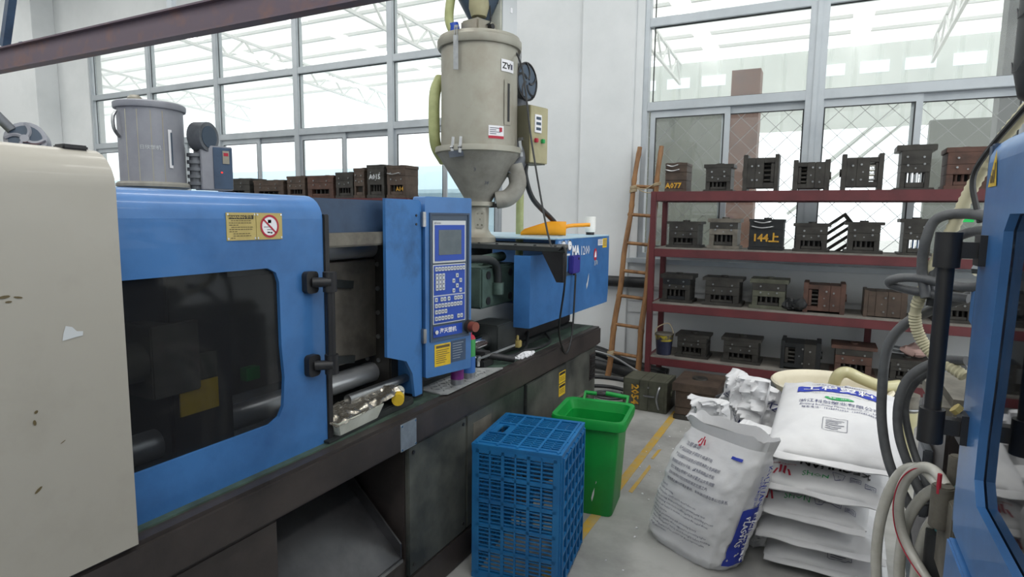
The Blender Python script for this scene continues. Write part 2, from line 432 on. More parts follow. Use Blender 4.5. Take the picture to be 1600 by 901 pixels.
    struct('trim_11', b, 'beam', smooth=False)
    struct('trim_12', B().box(-4.84, -4.78, by - .02, by + .02, bz + .22, 5.6), 'aluminium', smooth=False)
    st = B().box(-8.2, -7.3, by + .1, by + .16, bz + .10, bz + .24); st.bar((-7.75, by + .13, bz + .3), (-7.45, by + .13, bz + .95), .07, .07); st.box(-7.32, -7.26, by + .06, by + .2, bz + .08, bz + .28)
    struct('trim_13', st, 'dark_blue_paint', smooth=False)
build_setting()

def build_outside():
    struct('floor_outside', B().box(-40, 25, WY + .23, 60, -.12, -.02), 'outside_ground', smooth=False)
    # canopy roof
    Y0, Y1 = WY + .3, 14.2
    zr = lambda y: 5.05 + (Y1 - y) * .055
    roof = B().grid(2, 1, lambda u, v: Vector((-26 + 44 * u, Y0 + (Y1 - Y0) * v, zr(Y0 + (Y1 - Y0) * v) + .12)))
    root = struct('roof_canopy', roof, 'canopy_sheet', smooth=False)
    y = Y0 + .4
    while y < Y1:
        B().box(-26, 18, y - .03, y + .03, zr(y) + .05, zr(y) + .11).build('purlin', 'purlin', root, smooth=False); y += .85
    for x in (-17, -11.4, -7.2, -3.1, 1.6, 6.2):
        t = B(); n = 9
        for i in range(n):
            a, c = Y0 + (Y1 - Y0) * i / n, Y0 + (Y1 - Y0) * (i + 1) / n
            t.bar((x, a, zr(a) - .03), (x, c, zr(c) - .03), .05, .05); t.bar((x, a, zr(a) - .45), (x, c, zr(c) - .45), .05, .05)
            t.bar((x, a, zr(a) - .45), (x, (a + c) / 2, zr(a) - .04), .035, .035); t.bar((x, (a + c) / 2, zr(a) - .04), (x, c, zr(c) - .45), .035, .035)
        t.build('truss', 'truss_white', root, smooth=False)
    # far clad wall on the right with a band of small windows
    x0, x1 = -4.4, 9.5
    wall = B().box(x0, x1, Y1 + .04, Y1 + .1, 3.45, 5.05)
    w = struct('wall_outside', wall, 'cladding', smooth=False)
    x = x0
    while x < x1:
        B().prism([(x, Y1 + .04), (x + .04, Y1), (x + .36, Y1), (x + .40, Y1 + .04)], 'z', 3.45, 5.04).build('cladding_panel', 'cladding', w, smooth=False); x += .43
    for i in range(18):
        xa = x0 + .25 + i * .76
        if -1.9 < xa < -.9: continue
        B().box(xa, xa + .5, Y1 - .015, Y1 + .0, 4.50, 4.72).build('glow_pane', 'sky_glow', w, smooth=False)  # no real openings: each pane glows in place of the sky behind
    # lower part: shutters and openings
    struct('wall_outside_lower', B().box(-4.4, -1.62, 12.4, 12.6, 0, 3.72), 'grey_shutter', smooth=False)
    struct('wall_outside_pier', B().box(1.45, 9.5, 12.4, 12.6, 0, 3.28), 'grey_shutter', smooth=False)
    struct('column_outside', B().box(-1.27, -.9, 9, 9.3, 0, 3.62), 'rust_column', smooth=False)
    struct('column_outside_dark', B().box(1.74, 2.35, 9.2, 9.5, 0, 5.3), 'dark_column', smooth=False)
    st = B().bar((-.75, 11.5, 1.9), (.9, 11.5, 3.4), .05, .28, up=(0, 1, 0)).bar((-.6, 11.6, 1.7), (1.0, 11.6, 3.15), .05, .06, up=(0, 1, 0))
    struct('stair_outside', st, 'cladding', smooth=False)
    struct('wall_outside_far', B().box(-26, -4.9, 14.3, 14.5, 0, 2.35).prism([(13.6, 2.30), (15.5, 3.1), (15.5, 3.0), (13.6, 2.2)], lambda a, b, t: (t, a, b), -26, -4.9), 'sky_blue_roof', smooth=False)
build_outside()

# ================================================================== INJECTION MOULDING MACHINE (left)
def build_machine():
    global ORIGIN
    ORIGIN = Vector((-1.95, 1.8, 0))
    R = thing('injection_molding_machine', 'blue and grey injection moulding machine with dark bed and keypad panel', 'machine', ORIGIN)
    XF = -1.40                                   # front plane of the bed panels
    # ---- bed
    bed = B().box(-2.5, XF - .02, -.9, 4.08, .145, .22); bed.box(-2.5, XF - .45, -.9, 4.08, .22, .70)
    bed.box(-2.5, XF - .02, 1.85, 4.08, .22, .70); bed.box(-2.5, XF - .02, -.9, .86, .22, .70)
    bd = bed.build('bed', 'bed_dark', R, smooth=False)
    B().box(-2.5, -1.38, -.9, 4.10, .70, .829).build('bed_rim', 'bed_dark', R, bevel=.012)
    B().box(-2.49, -1.43, -.88, 4.07, .829, .834).build('bed_deck', 'bed_top', R, smooth=False)
    B().box(-2.45, XF, -.9, 4.05, 0, .145).build('plinth', 'bed_dark', R, bevel=.006)
    B().box(-2.3, -1.55, -.9, 4.0, .834, .86).build('slide_rail', 'dark_iron', R, bevel=.004)
    def panel(nm, y0, y1, z0=.15, z1=.692, m='bed_panel', x=XF): return B().box(x - .02, x, y0, y1, z0, z1).build(nm, m, R, bevel=.004)
    panel('access_panel', .86, 1.21, m='bed_dark')
    p = panel('access_panel', 1.855, 2.288)
    sc = B()
    for y in (1.885, 2.26):
        for z in (.19, .665): sc.cyl((XF, y, z), (XF + .004, y, z), .008, n=10)
    sc.build('screw', 'black_metal', p)['kind'] = 'stuff'
    panel('access_panel', 2.296, 2.89)
    B().box(XF, XF + .002, 2.35, 2.52, .53, .64).build('blank_label', 'dirty_metal', R, smooth=False)
    panel('cabinet_door', 2.90, 3.47, x=XF + .012)
    pe = panel('end_panel', 3.482, 4.05)
    st = B().box(XF + .012, XF + .0135, 3.352, 3.452, .585, .655); st.box(XF + .012, XF + .0135, 3.352, 3.452, .503, .578)
    st.build('warning_sticker', 'bright_yellow', R, smooth=False)['kind'] = 'stuff'
    k = B().box(XF + .0136, XF + .0142, 3.357, 3.447, .635, .650); k.box(XF + .0136, XF + .0142, 3.357, 3.447, .556, .571)
    for z in (.622, .612, .602, .543, .533, .523): k.box(XF + .0136, XF + .0142, 3.362, 3.437, z - .0025, z)
    k.build('sticker_print', 'ink_black', R, smooth=False)['kind'] = 'stuff'
    B().box(XF, XF + .003, 3.925, 4.035, .465, .655).build('vent_frame', 'bed_dark', R, bevel=.001)
    for i in range(13): B().box(XF + .003, XF + .010, 3.935, 4.025, .475 + i * .0135, .481 + i * .0135).build('vent_slat', 'black_metal', R, smooth=False)
    for i in range(6): B().box(XF, XF + .012, 3.60, 3.90, .40 - i * .022, .412 - i * .022).build('louvre', 'mold_grey', R, smooth=False)
    # cavity with discharge chute
    fnc = lambda u, v: Vector((-1.86 + .45 * u, 1.24 + .58 * v, .66 - .42 * u))
    ch = B().prism([rectp(0, 1, 0, 1)], lambda a, b, t: fnc(a, b) + Vector((0, 0, t)), 0, .012)
    c = ch.build('discharge_chute', 'stainless', R, smooth=False)
    for y in (1.24, 1.815):
        B().prism([(-1.86, .66), (-1.41, .24), (-1.41, .31), (-1.83, .70), (-1.86, .70)], 'y', y - .004, y + .004).build('chute_side', 'stainless', c, smooth=False)
    B().box(-1.445, -1.405, 1.24, 1.82, .232, .245).build('chute_lip', 'steel', c, smooth=False)
    B().box(-1.38, -1.377, 1.778, 1.877, .705, .812).build('name_plate', 'galvanised', R, smooth=False)
    rv = B()
    for y in (1.785, 1.87):
        for z in (.712, .805): rv.cyl((-1.377, y, z), (-1.375, y, z), .004, n=8)
    rv.build('rivet', 'chrome', R)['kind'] = 'stuff'
    # ---- grey clamp cover (rounded top)
    def cover_profile(x, z0, z1, r, back, step=0):
        pts = [(x, z0)]
        for i in range(7):
            a = math.radians(90 * i / 6); pts.append((x - r + r * math.cos(a), z1 - r + r * math.sin(a)))
        pts.append((back, z1)); pts.append((back, z1 - .015))
        for i in range(6, -1, -1):
            a = math.radians(90 * i / 6); pts.append((x - r + (r - .015) * math.cos(a), z1 - r + (r - .015) * math.sin(a)))
        pts.append((x - .015, z0)); return pts
    B().prism(cover_profile(-1.375, .832, 1.735, .085, -2.45), lambda a, b, t: (a, t, b), -.9, .79).build('clamp_cover', 'grey_cover', R, smooth=True, ang=.5)
    B().box(-1.47, -1.43, .72, .77, 1.73, 1.741).build('cover_fixing', 'black_metal', R, bevel=.003)
    wear = B()
    fm = flat_map((-1.375, 0, 0), (0, 1, 0), (0, 0, 1))
    for y, z, a, c2, rot in ((.572, 1.437, .010, .003, .1), (.594, 1.434, .008, .002, -.2), (.578, 1.427, .006, .002, 0), (.608, 1.202, .004, .003, .8), (.604, 1.181, .003, .006, .1), (.651, 1.126, .006, .001, .5), (.601, 1.042, .009, .003, .7), (.43, 1.25, .012, .003, .4), (.36, 1.10, .008, .003, 1.2)):
        decal(wear, [(y + a * math.cos(t * .785) * math.cos(rot) - c2 * math.sin(t * .785) * math.sin(rot), z + a * math.cos(t * .785) * math.sin(rot) + c2 * math.sin(t * .785) * math.cos(rot)) for t in range(8)], fm)
    wear.build('scratch', 'ink_brown', R, smooth=False)['kind'] = 'stuff'
    decal(B(), [(.667, 1.352), (.672, 1.366), (.684, 1.362), (.692, 1.352), (.704, 1.350), (.703, 1.341), (.69, 1.340), (.664, 1.336)], fm).build('torn_sticker', 'key_cap', R, smooth=False)
    # ---- blue sliding door
    XD = -1.455
    hole = [(0.80, .965), (1.245, .965), (1.28, .98), (1.297, 1.01), (1.305, 1.10), (1.297, 1.20), (1.296, 1.395), (1.285, 1.425), (1.255, 1.44), (0.80, 1.44)]
    y0, y1 = .70, 1.480
    door = B().prism([[(y0, .808), (y1, .808), (y1, 1.585), (y0, 1.585)], hole], 'x', XD - .012, XD)
    prof = []
    for i in range(7):
        a = math.radians(90 * i / 6); prof.append((XD - .075 + .075 * math.cos(a), 1.585 + .075 * math.sin(a)))
    prof += [(-1.72, 1.66), (-1.72, 1.648)]
    for i in range(6, -1, -1):
        a = math.radians(90 * i / 6); prof.append((XD - .075 + .063 * math.cos(a), 1.585 + .063 * math.sin(a)))
    door.prism(prof, lambda a, b, t: (a, t, b), y0, y1)
    D = door.build('sliding_door', 'blue_paint', R, ang=.45)
    B().prism([(.78, .955), (1.25, .955), (1.30, .975), (1.315, 1.1), (1.305, 1.40), (1.26, 1.45), (.78, 1.45)], 'x', XD - .02, XD - .013).build('door_window', 'smoked_glass', D, smooth=False)
    edge = B().box(XD - .045, XD + .006, 1.480, 1.505, .812, 1.60); edge.box(XD - .04, XD - .012, 1.462, 1.48, .812, 1.58)
    edge.build('door_edge_strip', 'black_metal', D, bevel=.003)
    for z in (1.385, 1.115):
        h = B().prism(rrect(1.385, 1.435, z - .035, z + .035, .014), 'x', XD, XD + .022)
        h.cyl((XD + .02, 1.41, z), (XD + .06, 1.45, z), .016); h.cyl((XD + .05, 1.455, z - .032), (XD + .05, 1.455, z + .032), .022)
        h.build('handle_bracket', 'black_metal', D)
    B().cyl((XD + .05, 1.455, 1.12), (XD + .05, 1.455, 1.39), .0145).build('handle_bar', 'black_metal', D)
    # warning placards on the door
    for ya, yb, nm in ((1.121, 1.217, 'warning_placard'), (1.219, 1.312, 'no_entry_placard')):
        B().box(XD, XD + .0025, ya, yb, 1.525, 1.602).build(nm, 'placard_yellow', D, smooth=False)
        s = B()
        for y in (ya + .004, yb - .004):
            for z in (1.530, 1.597): s.cyl((XD + .0025, y, z), (XD + .004, y, z), .0028, n=8)
        s.build('placard_screw', 'chrome', D)['kind'] = 'stuff'
    fm = flat_map((XD + .0025, 1.121, 1.525), (0, 1, 0), (0, 0, 1), .0006)
    fm2 = flat_map((XD + .0025, 1.121, 1.525), (0, 1, 0), (0, 0, 1), .0012)
    decal(B(), rectp(.007, .088, .059, .070), fm).build('placard_banner', 'ink_black', D, smooth=False)
    text(text(B(), 'WARNING', .0115, fm2, .033, .0645, bold=.02), '警告', .0105, fm2, .073, .0645).build('placard_title', 'placard_yellow', D, smooth=False)
    t = B()
    for i, (x, w) in enumerate(((.014, .070), (.008, .078), (.008, .03), (.014, .072), (.008, .078), (.008, .026), (.02, .055), (.02, .064), (.012, .014))):
        x1 = x
        while x1 < x + w - .004:
            q = random.uniform(.004, .011); decal(t, rectp(x1, min(x1 + q, x + w), .0535 - i * .006, .0555 - i * .006), fm); x1 += q + .002
    t.build('placard_print', 'ink_brown', D, smooth=False)['kind'] = 'stuff'
    cy, cz = 1.2655 - 1.121, .0385
    decal(B(), circ(cy, cz, .027, 24), fm).build('sign_disc', 'ink_white', D, smooth=False)
    r = decal(B(), [circ(cy, cz, .0335, 28), circ(cy, cz, .0275, 28)], fm2)
    a = math.radians(-42); ca, sa = math.cos(a), math.sin(a)
    decal(r, [(cy + x * ca - y * sa, cz + x * sa + y * ca) for x, y in rectp(-.029, .029, -.0026, .0026)], fm2)
    r.build('sign_ring', 'ink_red', D, smooth=False)
    g = B()
    for x, y, w, h in ((0, .014, .012, .010), (-.006, -.002, .03, .0015), (.003, -.010, .026, .0015), (-.004, -.018, .010, .004), (.006, -.019, .006, .005)): decal(g, rectp(cy + x - w / 2, cy + x + w / 2, cz + y - h / 2, cz + y + h / 2), fm)
    g.build('sign_figure', 'ink_grey', D, smooth=False)['kind'] = 'stuff'
    # ---- mould area: top beam, rail, tie bars, platens, blue frame
    B().box(-1.70, -1.52, 1.46, 1.93, 1.50, 1.655).build('top_guard', 'dark_blue_paint', R, bevel=.004)
    B().box(-2.45, -1.66, -.5, 1.95, 1.60, 1.655).build('top_deck', 'dark_blue_paint', R, bevel=.004)
    rl = B().box(-1.515, -1.475, .80, 1.93, 1.488, 1.537)
    rl.build('door_rail', 'dirty_metal', R, bevel=.006)
    B().cyl((-1.475, 1.925, 1.512), (-1.465, 1.925, 1.512), .012, n=8).build('rail_bolt', 'chrome', R)
    fr = B().prism([(1.80, 1.662), (2.005, 1.662), (2.02, 1.655), (2.025, 1.64), (2.025, .86), (1.975, .86), (1.96, .96), (1.92, 1.02), (1.80, 1.06)], 'x', -1.468, -1.455)
    fr.box(-1.72, -1.468, 2.0, 2.02, .86, 1.655)
    fr.build('front_frame', 'blue_grimy', R)
    fb = B()
    for z in (1.60, 1.565): fb.cyl((-1.455, 1.99, z), (-1.452, 1.99, z), .005, n=8)
    fb.build('frame_bolt', 'black_metal', R)['kind'] = 'stuff'
    B().box(-2.4, -1.56, 1.95, 2.14, .86, 1.66).build('fixed_platen', 'mold_dark', R, bevel=.006)
    hb = B()
    for z in (1.0, 1.1, 1.2, 1.3, 1.4):
        for x in (-1.62, -1.68, -1.74, -1.80): hb.cyl((x, 1.95, z), (x, 1.945, z), .010, n=8)
    hb.build('platen_bolt_hole', 'steel', R)['kind'] = 'stuff'
    B().box(-2.4, -1.58, 1.02, 1.22, .90, 1.60).build('moving_platen', 'black_metal', R, bevel=.008)
    for x in (-1.66, -2.25):
        for z in (.945, 1.468): B().cyl((x, -.3, z), (x, 1.96, z), .042, n=20).build('tie_bar', 'tie_bar_steel', R)
    # toggle behind the smoked window
    tg = B().cyl((-1.62, .2, 1.20), (-1.62, 1.0, 1.20), .055, n=16); tg.box(-1.68, -1.56, .96, 1.1, 1.10, 1.30); tg.box(-2.3, -1.6, .5, .7, .9, 1.5)
    tg.build('toggle_arm', 'dirty_metal', R, bevel=.004)
    B().box(-1.575, -1.57, 1.04, 1.16, 1.03, 1.12).build('platen_placard', 'bright_yellow', R, smooth=False)
    B().box(-1.575, -1.57, 1.04, 1.16, 1.125, 1.20).build('platen_plate', 'mold_olive', R, smooth=False)
    B().box(-1.60, -1.57, 1.26, 1.31, 1.08, 1.12).build('green_tag', 'bin_green', R, smooth=False)
    # the mould clamped between the platens
    mo = B().box(-2.05, -1.65, 1.24, 1.50, 1.02, 1.40).build('clamped_mold', 'mold_dark', R, bevel=.004)
    for z in (1.06, 1.355):
        ml = B().bar((-1.63, 1.55, z + .012), (-1.63, 1.80, z - .025), .03, .03); ml.cyl((-1.65, 1.60, z), (-1.60, 1.60, z), .03, n=12)
        ml.build('mold_clamp', 'dark_iron', mo)
    B().box(-2.08, -1.63, 1.66, 1.95, 1.02, 1.42).build('fixed_mold_half', 'mold_grey', mo, bevel=.004)
    B().cyl((-1.52, 1.65, .925), (-1.52, 2.02, .925), .018).build('guide_rod', 'steel', R)
    # low bracket by the frame foot
    B().box(-1.53, -1.45, 1.72, 1.96, .834, .865).build('foot_block', 'dark_iron', R, bevel=.004)
    B().cyl((-1.53, 2.06, .834), (-1.53, 2.06, .93), .045).build('panel_pedestal', 'black_metal', R)
    # ---- control panel: local frame
    P0 = Vector((-1.44, 2.03, 0)); U = Vector((.065, .25, 0)).normalized(); N = Vector((U.y, -U.x, 0))
    W = .262
    loc = lambda a, b, t: P0 + U * a + N * t + Vector((0, 0, b))
    body = B().prism([rrect(0, W, .925, 1.677, .008, 2)], loc, -.075, 0)
    CP = body.build('control_panel', 'blue_paint', R, ang=.5)
    B().prism([rectp(.022, .246, 1.075, 1.612), rectp(.030, .238, 1.085, 1.604)], loc, 0, .006).build('panel_bezel', 'dark_blue_paint', CP, smooth=False)
    B().prism([rectp(.030, .238, 1.085, 1.604)], loc, 0, .002).build('panel_backing', 'panel_dark', CP, smooth=False)
    B().prism([rectp(.037, .222, 1.405, 1.580)], loc, .002, .006).build('screen_frame', 'key_cap', CP, smooth=False)
    B().prism([rectp(.046, .214, 1.413, 1.562)], loc, .006, .008).build('screen_surround', 'panel_blue', CP, smooth=False)
    B().prism([rectp(.066, .194, 1.438, 1.542)], loc, .008, .009).build('screen', 'screen', CP, smooth=False)
    fp = lambda a, b: loc(a, b, .0068)
    text(B(), '@haitai', .012, fp, .042, 1.5705, align='LEFT').build('maker_text', 'ink_grey', CP, smooth=False)
    B().prism([rectp(.037, .222, 1.148, 1.398)], loc, .002, .005).build('keypad_frame', 'key_cap', CP, smooth=False)
    B().prism([rectp(.041, .218, 1.152, 1.265)], loc, .005, .006).build('keypad_field', 'panel_blue', CP, smooth=False)
    B().prism([rectp(.041, .218, 1.270, 1.394)], loc, .005, .006).build('keypad_field', 'panel_blue', CP, smooth=False)
    key = B().prism([rrect(-.0065, .0065, -.0085, .0085, .002, 2)], lambda a, b, t: ORIGIN + U * a + N * t + Vector((0, 0, b)), .006, .010).build('key', 'key_cap', CP)
    kd = B().prism([rectp(-.003, .003, -.003, .003)], lambda a, b, t: ORIGIN + U * a + N * t + Vector((0, 0, b)), .010, .0104).build('key_mark', 'ink_grey', CP, smooth=False)
    spots = [(.053 + i * .0172, 1.380) for i in range(10)]
    spots += [(.056 + i * .018, 1.352 - j * .0175) for i in range(3) for j in range(4)]
    spots += [(x, z) for x, z in ((.170, 1.348), (.190, 1.326), (.150, 1.326), (.170, 1.304), (.150, 1.284), (.190, 1.284))]
    spots += [(x, 1.252) for x in (.052, .082, .099, .122, .160, .177, .194)]
    spots += [(.052 + i * .0175, 1.226) for i in range(9)] + [(.052 + i * .0175, 1.200) for i in range(4)] + [(.052 + i * .0175, 1.172) for i in range(6)] + [(.178, 1.172), (.196, 1.172)]
    for i, (a, b) in enumerate(spots):
        o = key if i == 0 else link_copy(key, CP); o.location = loc(a, b, 0) - ORIGIN
        q = kd if i == 0 else link_copy(kd, CP); q.location = loc(a, b, 0) - ORIGIN
    B().prism([rectp(.040, .205, 1.092, 1.138)], loc, .002, .0035).build('name_strip', 'panel_blue', CP, smooth=False)
    text(B(), '海天塑机', .024, lambda a, b: loc(a, b, .0042), .122, 1.115, bold=.02).build('name_strip_text', 'ink_white', CP, smooth=False)
    kb = B().cyl(loc(.243, 1.118, 0), loc(.243, 1.118, .05), .022, n=18)
    kb.build('emergency_button', 'red_brown_knob', CP)
    B().cyl(loc(.243, 1.118, 0), loc(.243, 1.118, .02), .028, n=18).build('button_collar', 'bed_dark', CP)
    B().cyl(loc(.052, 1.115, .002), loc(.052, 1.115, .012), .009, n=12).build('key_switch', 'chrome', CP)
    B().prism([rectp(.048, .138, .965, 1.060)], loc, 0, .002).build('yellow_placard', 'bright_yellow', CP, smooth=False)
    B().prism([rectp(.142, .228, .970, 1.064)], loc, 0, .002).build('blue_placard', 'dark_blue_paint', CP, smooth=False)
    fp = lambda a, b: loc(a, b, .0026); t = B(); decal(t, rectp(.055, .132, 1.043, 1.054), fp)
    for i in range(7): decal(t, rectp(.055, .132 - random.uniform(0, .03), 1.032 - i * .009, 1.035 - i * .009), fp)
    t.build('yellow_placard_print', 'ink_brown', CP, smooth=False)['kind'] = 'stuff'
    t = B()
    for i in range(7): decal(t, rectp(.15, .222 - random.uniform(0, .03), 1.05 - i * .011, 1.053 - i * .011), fp)
    t.build('blue_placard_print', 'galvanised', CP, smooth=False)['kind'] = 'stuff'
    for z in (1.585, 1.105):
        hg = B().prism([rectp(-.014, .004, z - .03, z + .03)], loc, -.02, .004)
        hg.build('hinge', 'steel', CP, bevel=.002)
    # ---- injection unit
    B().box(-2.35, -1.62, 2.80, 3.22, 1.10, 1.325).build('injection_housing', 'green_iron', R, bevel=.01)
    bt = B()
    for y in (2.87, 3.13):
        for z in (1.14, 1.28): bt.cyl((-1.62, y, z), (-1.614, y, z), .022, n=12)
    bt.build('housing_bolt', 'black_metal', R)['kind'] = 'stuff'
    B().box(-2.30, -1.60, 3.22, 3.34, 1.08, 1.32).build('thrust_block', 'dark_blue_paint', R, bevel=.008)
    B().cyl((-1.95, 2.1, 1.22), (-1.95, 2.85, 1.22), .07).build('barrel', 'steel', R)
    B().box(-2.05, -1.66, 2.55, 2.70, 1.06, 1.34).build('barrel_guard', 'dirty_metal', R, bevel=.02)
    B().tube([(-1.72, 2.45, 1.33), (-1.68, 2.62, 1.37), (-1.62, 2.83, 1.37), (-1.60, 2.93, 1.33), (-1.60, 2.95, 1.22)], .022, n=10).build('hydraulic_pipe', 'dark_iron', R)
    B().cyl((-1.60, 2.95, 1.17), (-1.60, 2.95, 1.235), .034, n=10).build('pipe_fitting', 'green_iron', R)
    B().cyl((-1.70, 2.92, 1.355), (-1.70, 3.18, 1.365), .028).build('hydraulic_motor', 'green_iron', R)
    B().cyl((-1.60, 2.15, .93), (-1.60, 2.85, .93), .048, n=20).build('carriage_cylinder', 'chrome', R)
    B().box(-1.70, -1.52, 2.80, 3.02, .86, 1.02).build('cylinder_mount', 'dark_iron', R, bevel=.006)
    B().box(-2.3, -1.58, 3.02, 4.0, .86, .98).build('carriage_base', 'black_metal', R, bevel=.006)
    gr = B().cyl((-1.52, 2.60, .845), (-1.52, 2.60, .90), .012); gr.bar((-1.52, 2.58, .885), (-1.45, 2.86, .915), .016, .012); gr.bar((-1.52, 2.62, .885), (-1.62, 2.45, .92), .016, .012)
    gr.build('grease_valve', 'chrome', R)
    bv = B().box(-1.55, -1.50, 3.02, 3.06, .86, .90); bv.cyl((-1.52, 3.04, .90), (-1.52, 3.04, .93), .008)
    bv.build('brass_valve', 'placard_yellow', R, bevel=.004)
    B().tube([(-1.55, 2.72, .88), (-1.48, 2.85, .85), (-1.47, 3.0, .85), (-1.50, 3.12, .86), (-1.58, 3.3, .90)], .009, n=6).build('hydraulic_line', 'black_rubber', R)
    B().tube([(-1.48, 3.0, .85), (-1.44, 3.15, .845), (-1.45, 3.35, .845), (-1.55, 3.5, .86)], .008, n=6).build('hydraulic_line', 'black_rubber', R)
    cover = B().prism([(2.985, .985), (4.33, .975), (4.345, 1.05), (4.345, 1.40), (4.335, 1.466), (3.36, 1.466), (3.36, 1.388), (2.985, 1.388)], 'x', -1.435, -1.42)
    cover.box(-1.52, -1.435, 2.985, 3.0, .985, 1.388)
    cover.box(-2.40, -1.435, 4.325, 4.34, .985, 1.462)
    IC = cover.build('injection_cover', 'blue_paint', R, smooth=False)
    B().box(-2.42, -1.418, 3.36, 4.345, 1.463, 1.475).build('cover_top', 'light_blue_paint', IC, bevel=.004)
    fm = flat_map((-1.42, 0, 0), (0, 1, 0), (0, 0, 1), .0015)
    t = text(text(B(), 'MA', .085, fm, 3.60, 1.385, align='LEFT', bold=.05), '1200', .085, fm, 3.745, 1.380, align='LEFT', sx=1.05)
    t.build('model_text', 'ink_white', IC, smooth=False)
    text(B(), '370', .05, fm, 4.02, 1.283, align='LEFT').build('size_text', 'key_cap', IC, smooth=False)
    decal(B(), [(4.04 + .033 * math.cos(i * .2618), 1.345 + .043 * math.sin(i * .2618)) for i in range(24)], fm).build('emblem', 'ink_red', IC, smooth=False)
    fm3 = flat_map((-1.42, 0, 0), (0, 1, 0), (0, 0, 1), .0025)
    decal(B(), [(4.02, 1.325), (4.06, 1.325), (4.055, 1.35), (4.045, 1.372), (4.03, 1.355)], fm3).build('emblem_mark', 'ink_white', IC, smooth=False)
    decal(B(), rectp(4.09, 4.19, 1.405, 1.448), fm).build('cover_sticker', 'ink_white', IC, smooth=False)
    decal(B(), rectp(4.19, 4.285, 1.385, 1.452), fm).build('cover_sticker_yellow', 'bright_yellow', IC, smooth=False)
    t = B()
    for i in range(5): decal(t, rectp(4.10, 4.18, 1.441 - i * .007, 1.4435 - i * .007), fm3); decal(t, rectp(4.2, 4.275, 1.438 - i * .010, 1.4415 - i * .010), fm3)
    t.build('cover_sticker_print', 'ink_grey', IC, smooth=False)['kind'] = 'stuff'
    decal(B(), [(3.875, 1.15), (3.89, 1.165), (3.918, 1.225), (3.918, 1.19), (3.90, 1.14), (3.88, 1.115)], fm).build('peeled_sticker', 'key_cap', IC, smooth=False)
    decal(B(), rectp(3.46, 3.64, 1.235, 1.262), fm).build('cover_plate', 'panel_dark', IC, smooth=False)
    for y in (3.43, 3.53):
        B().cyl((-1.42, y, 1.425), (-1.408, y, 1.425), .034, n=20).build('gauge', 'chrome', IC)
        B().cyl((-1.408, y, 1.425), (-1.406, y, 1.425), .028, n=20).build('gauge_face', 'ink_white', IC)
        B().box(-1.4059, -1.4050, y - .002, y + .012, 1.423, 1.427).build('gauge_needle', 'ink_black', IC, smooth=False)
        B().box(-1.42, -1.418, y - .03, y + .03, 1.362, 1.374).build('gauge_label', 'ink_white', IC, smooth=False)
    # hopper slide plate and drain chute
    B().prism([(-2.05, 3.10), (-1.21, 2.99), (-1.355, 3.37), (-2.12, 3.62)], 'z', 1.412, 1.440).build('slide_plate', 'dark_iron', R, bevel=.003)
    sb = B()
    for i in range(6): sb.cyl((-1.95 + i * .13, 3.13 - i * .017, 1.44), (-1.95 + i * .13, 3.13 - i * .017, 1.447), .008, n=8)
    sb.build('slide_bolt', 'black_metal', R)['kind'] = 'stuff'
    fn = lambda x0, x1, y0, y1, z: [Vector((x0, y0, z)), Vector((x1, y0, z)), Vector((x1, y1, z)), Vector((x0, y1, z))]
    B().loft([fn(-1.275, -1.235, 3.01, 3.04, 1.25), fn(-1.36, -1.235, 3.0, 3.06, 1.412)]).build('drain_chute', 'black_metal', R, smooth=False)
    B().cyl((-1.95, 3.33, 1.32), (-1.95, 3.33, 1.412), .09).build('feed_throat', 'dark_iron', R)
    ORIGIN = Vector((0, 0, 0))
build_machine()

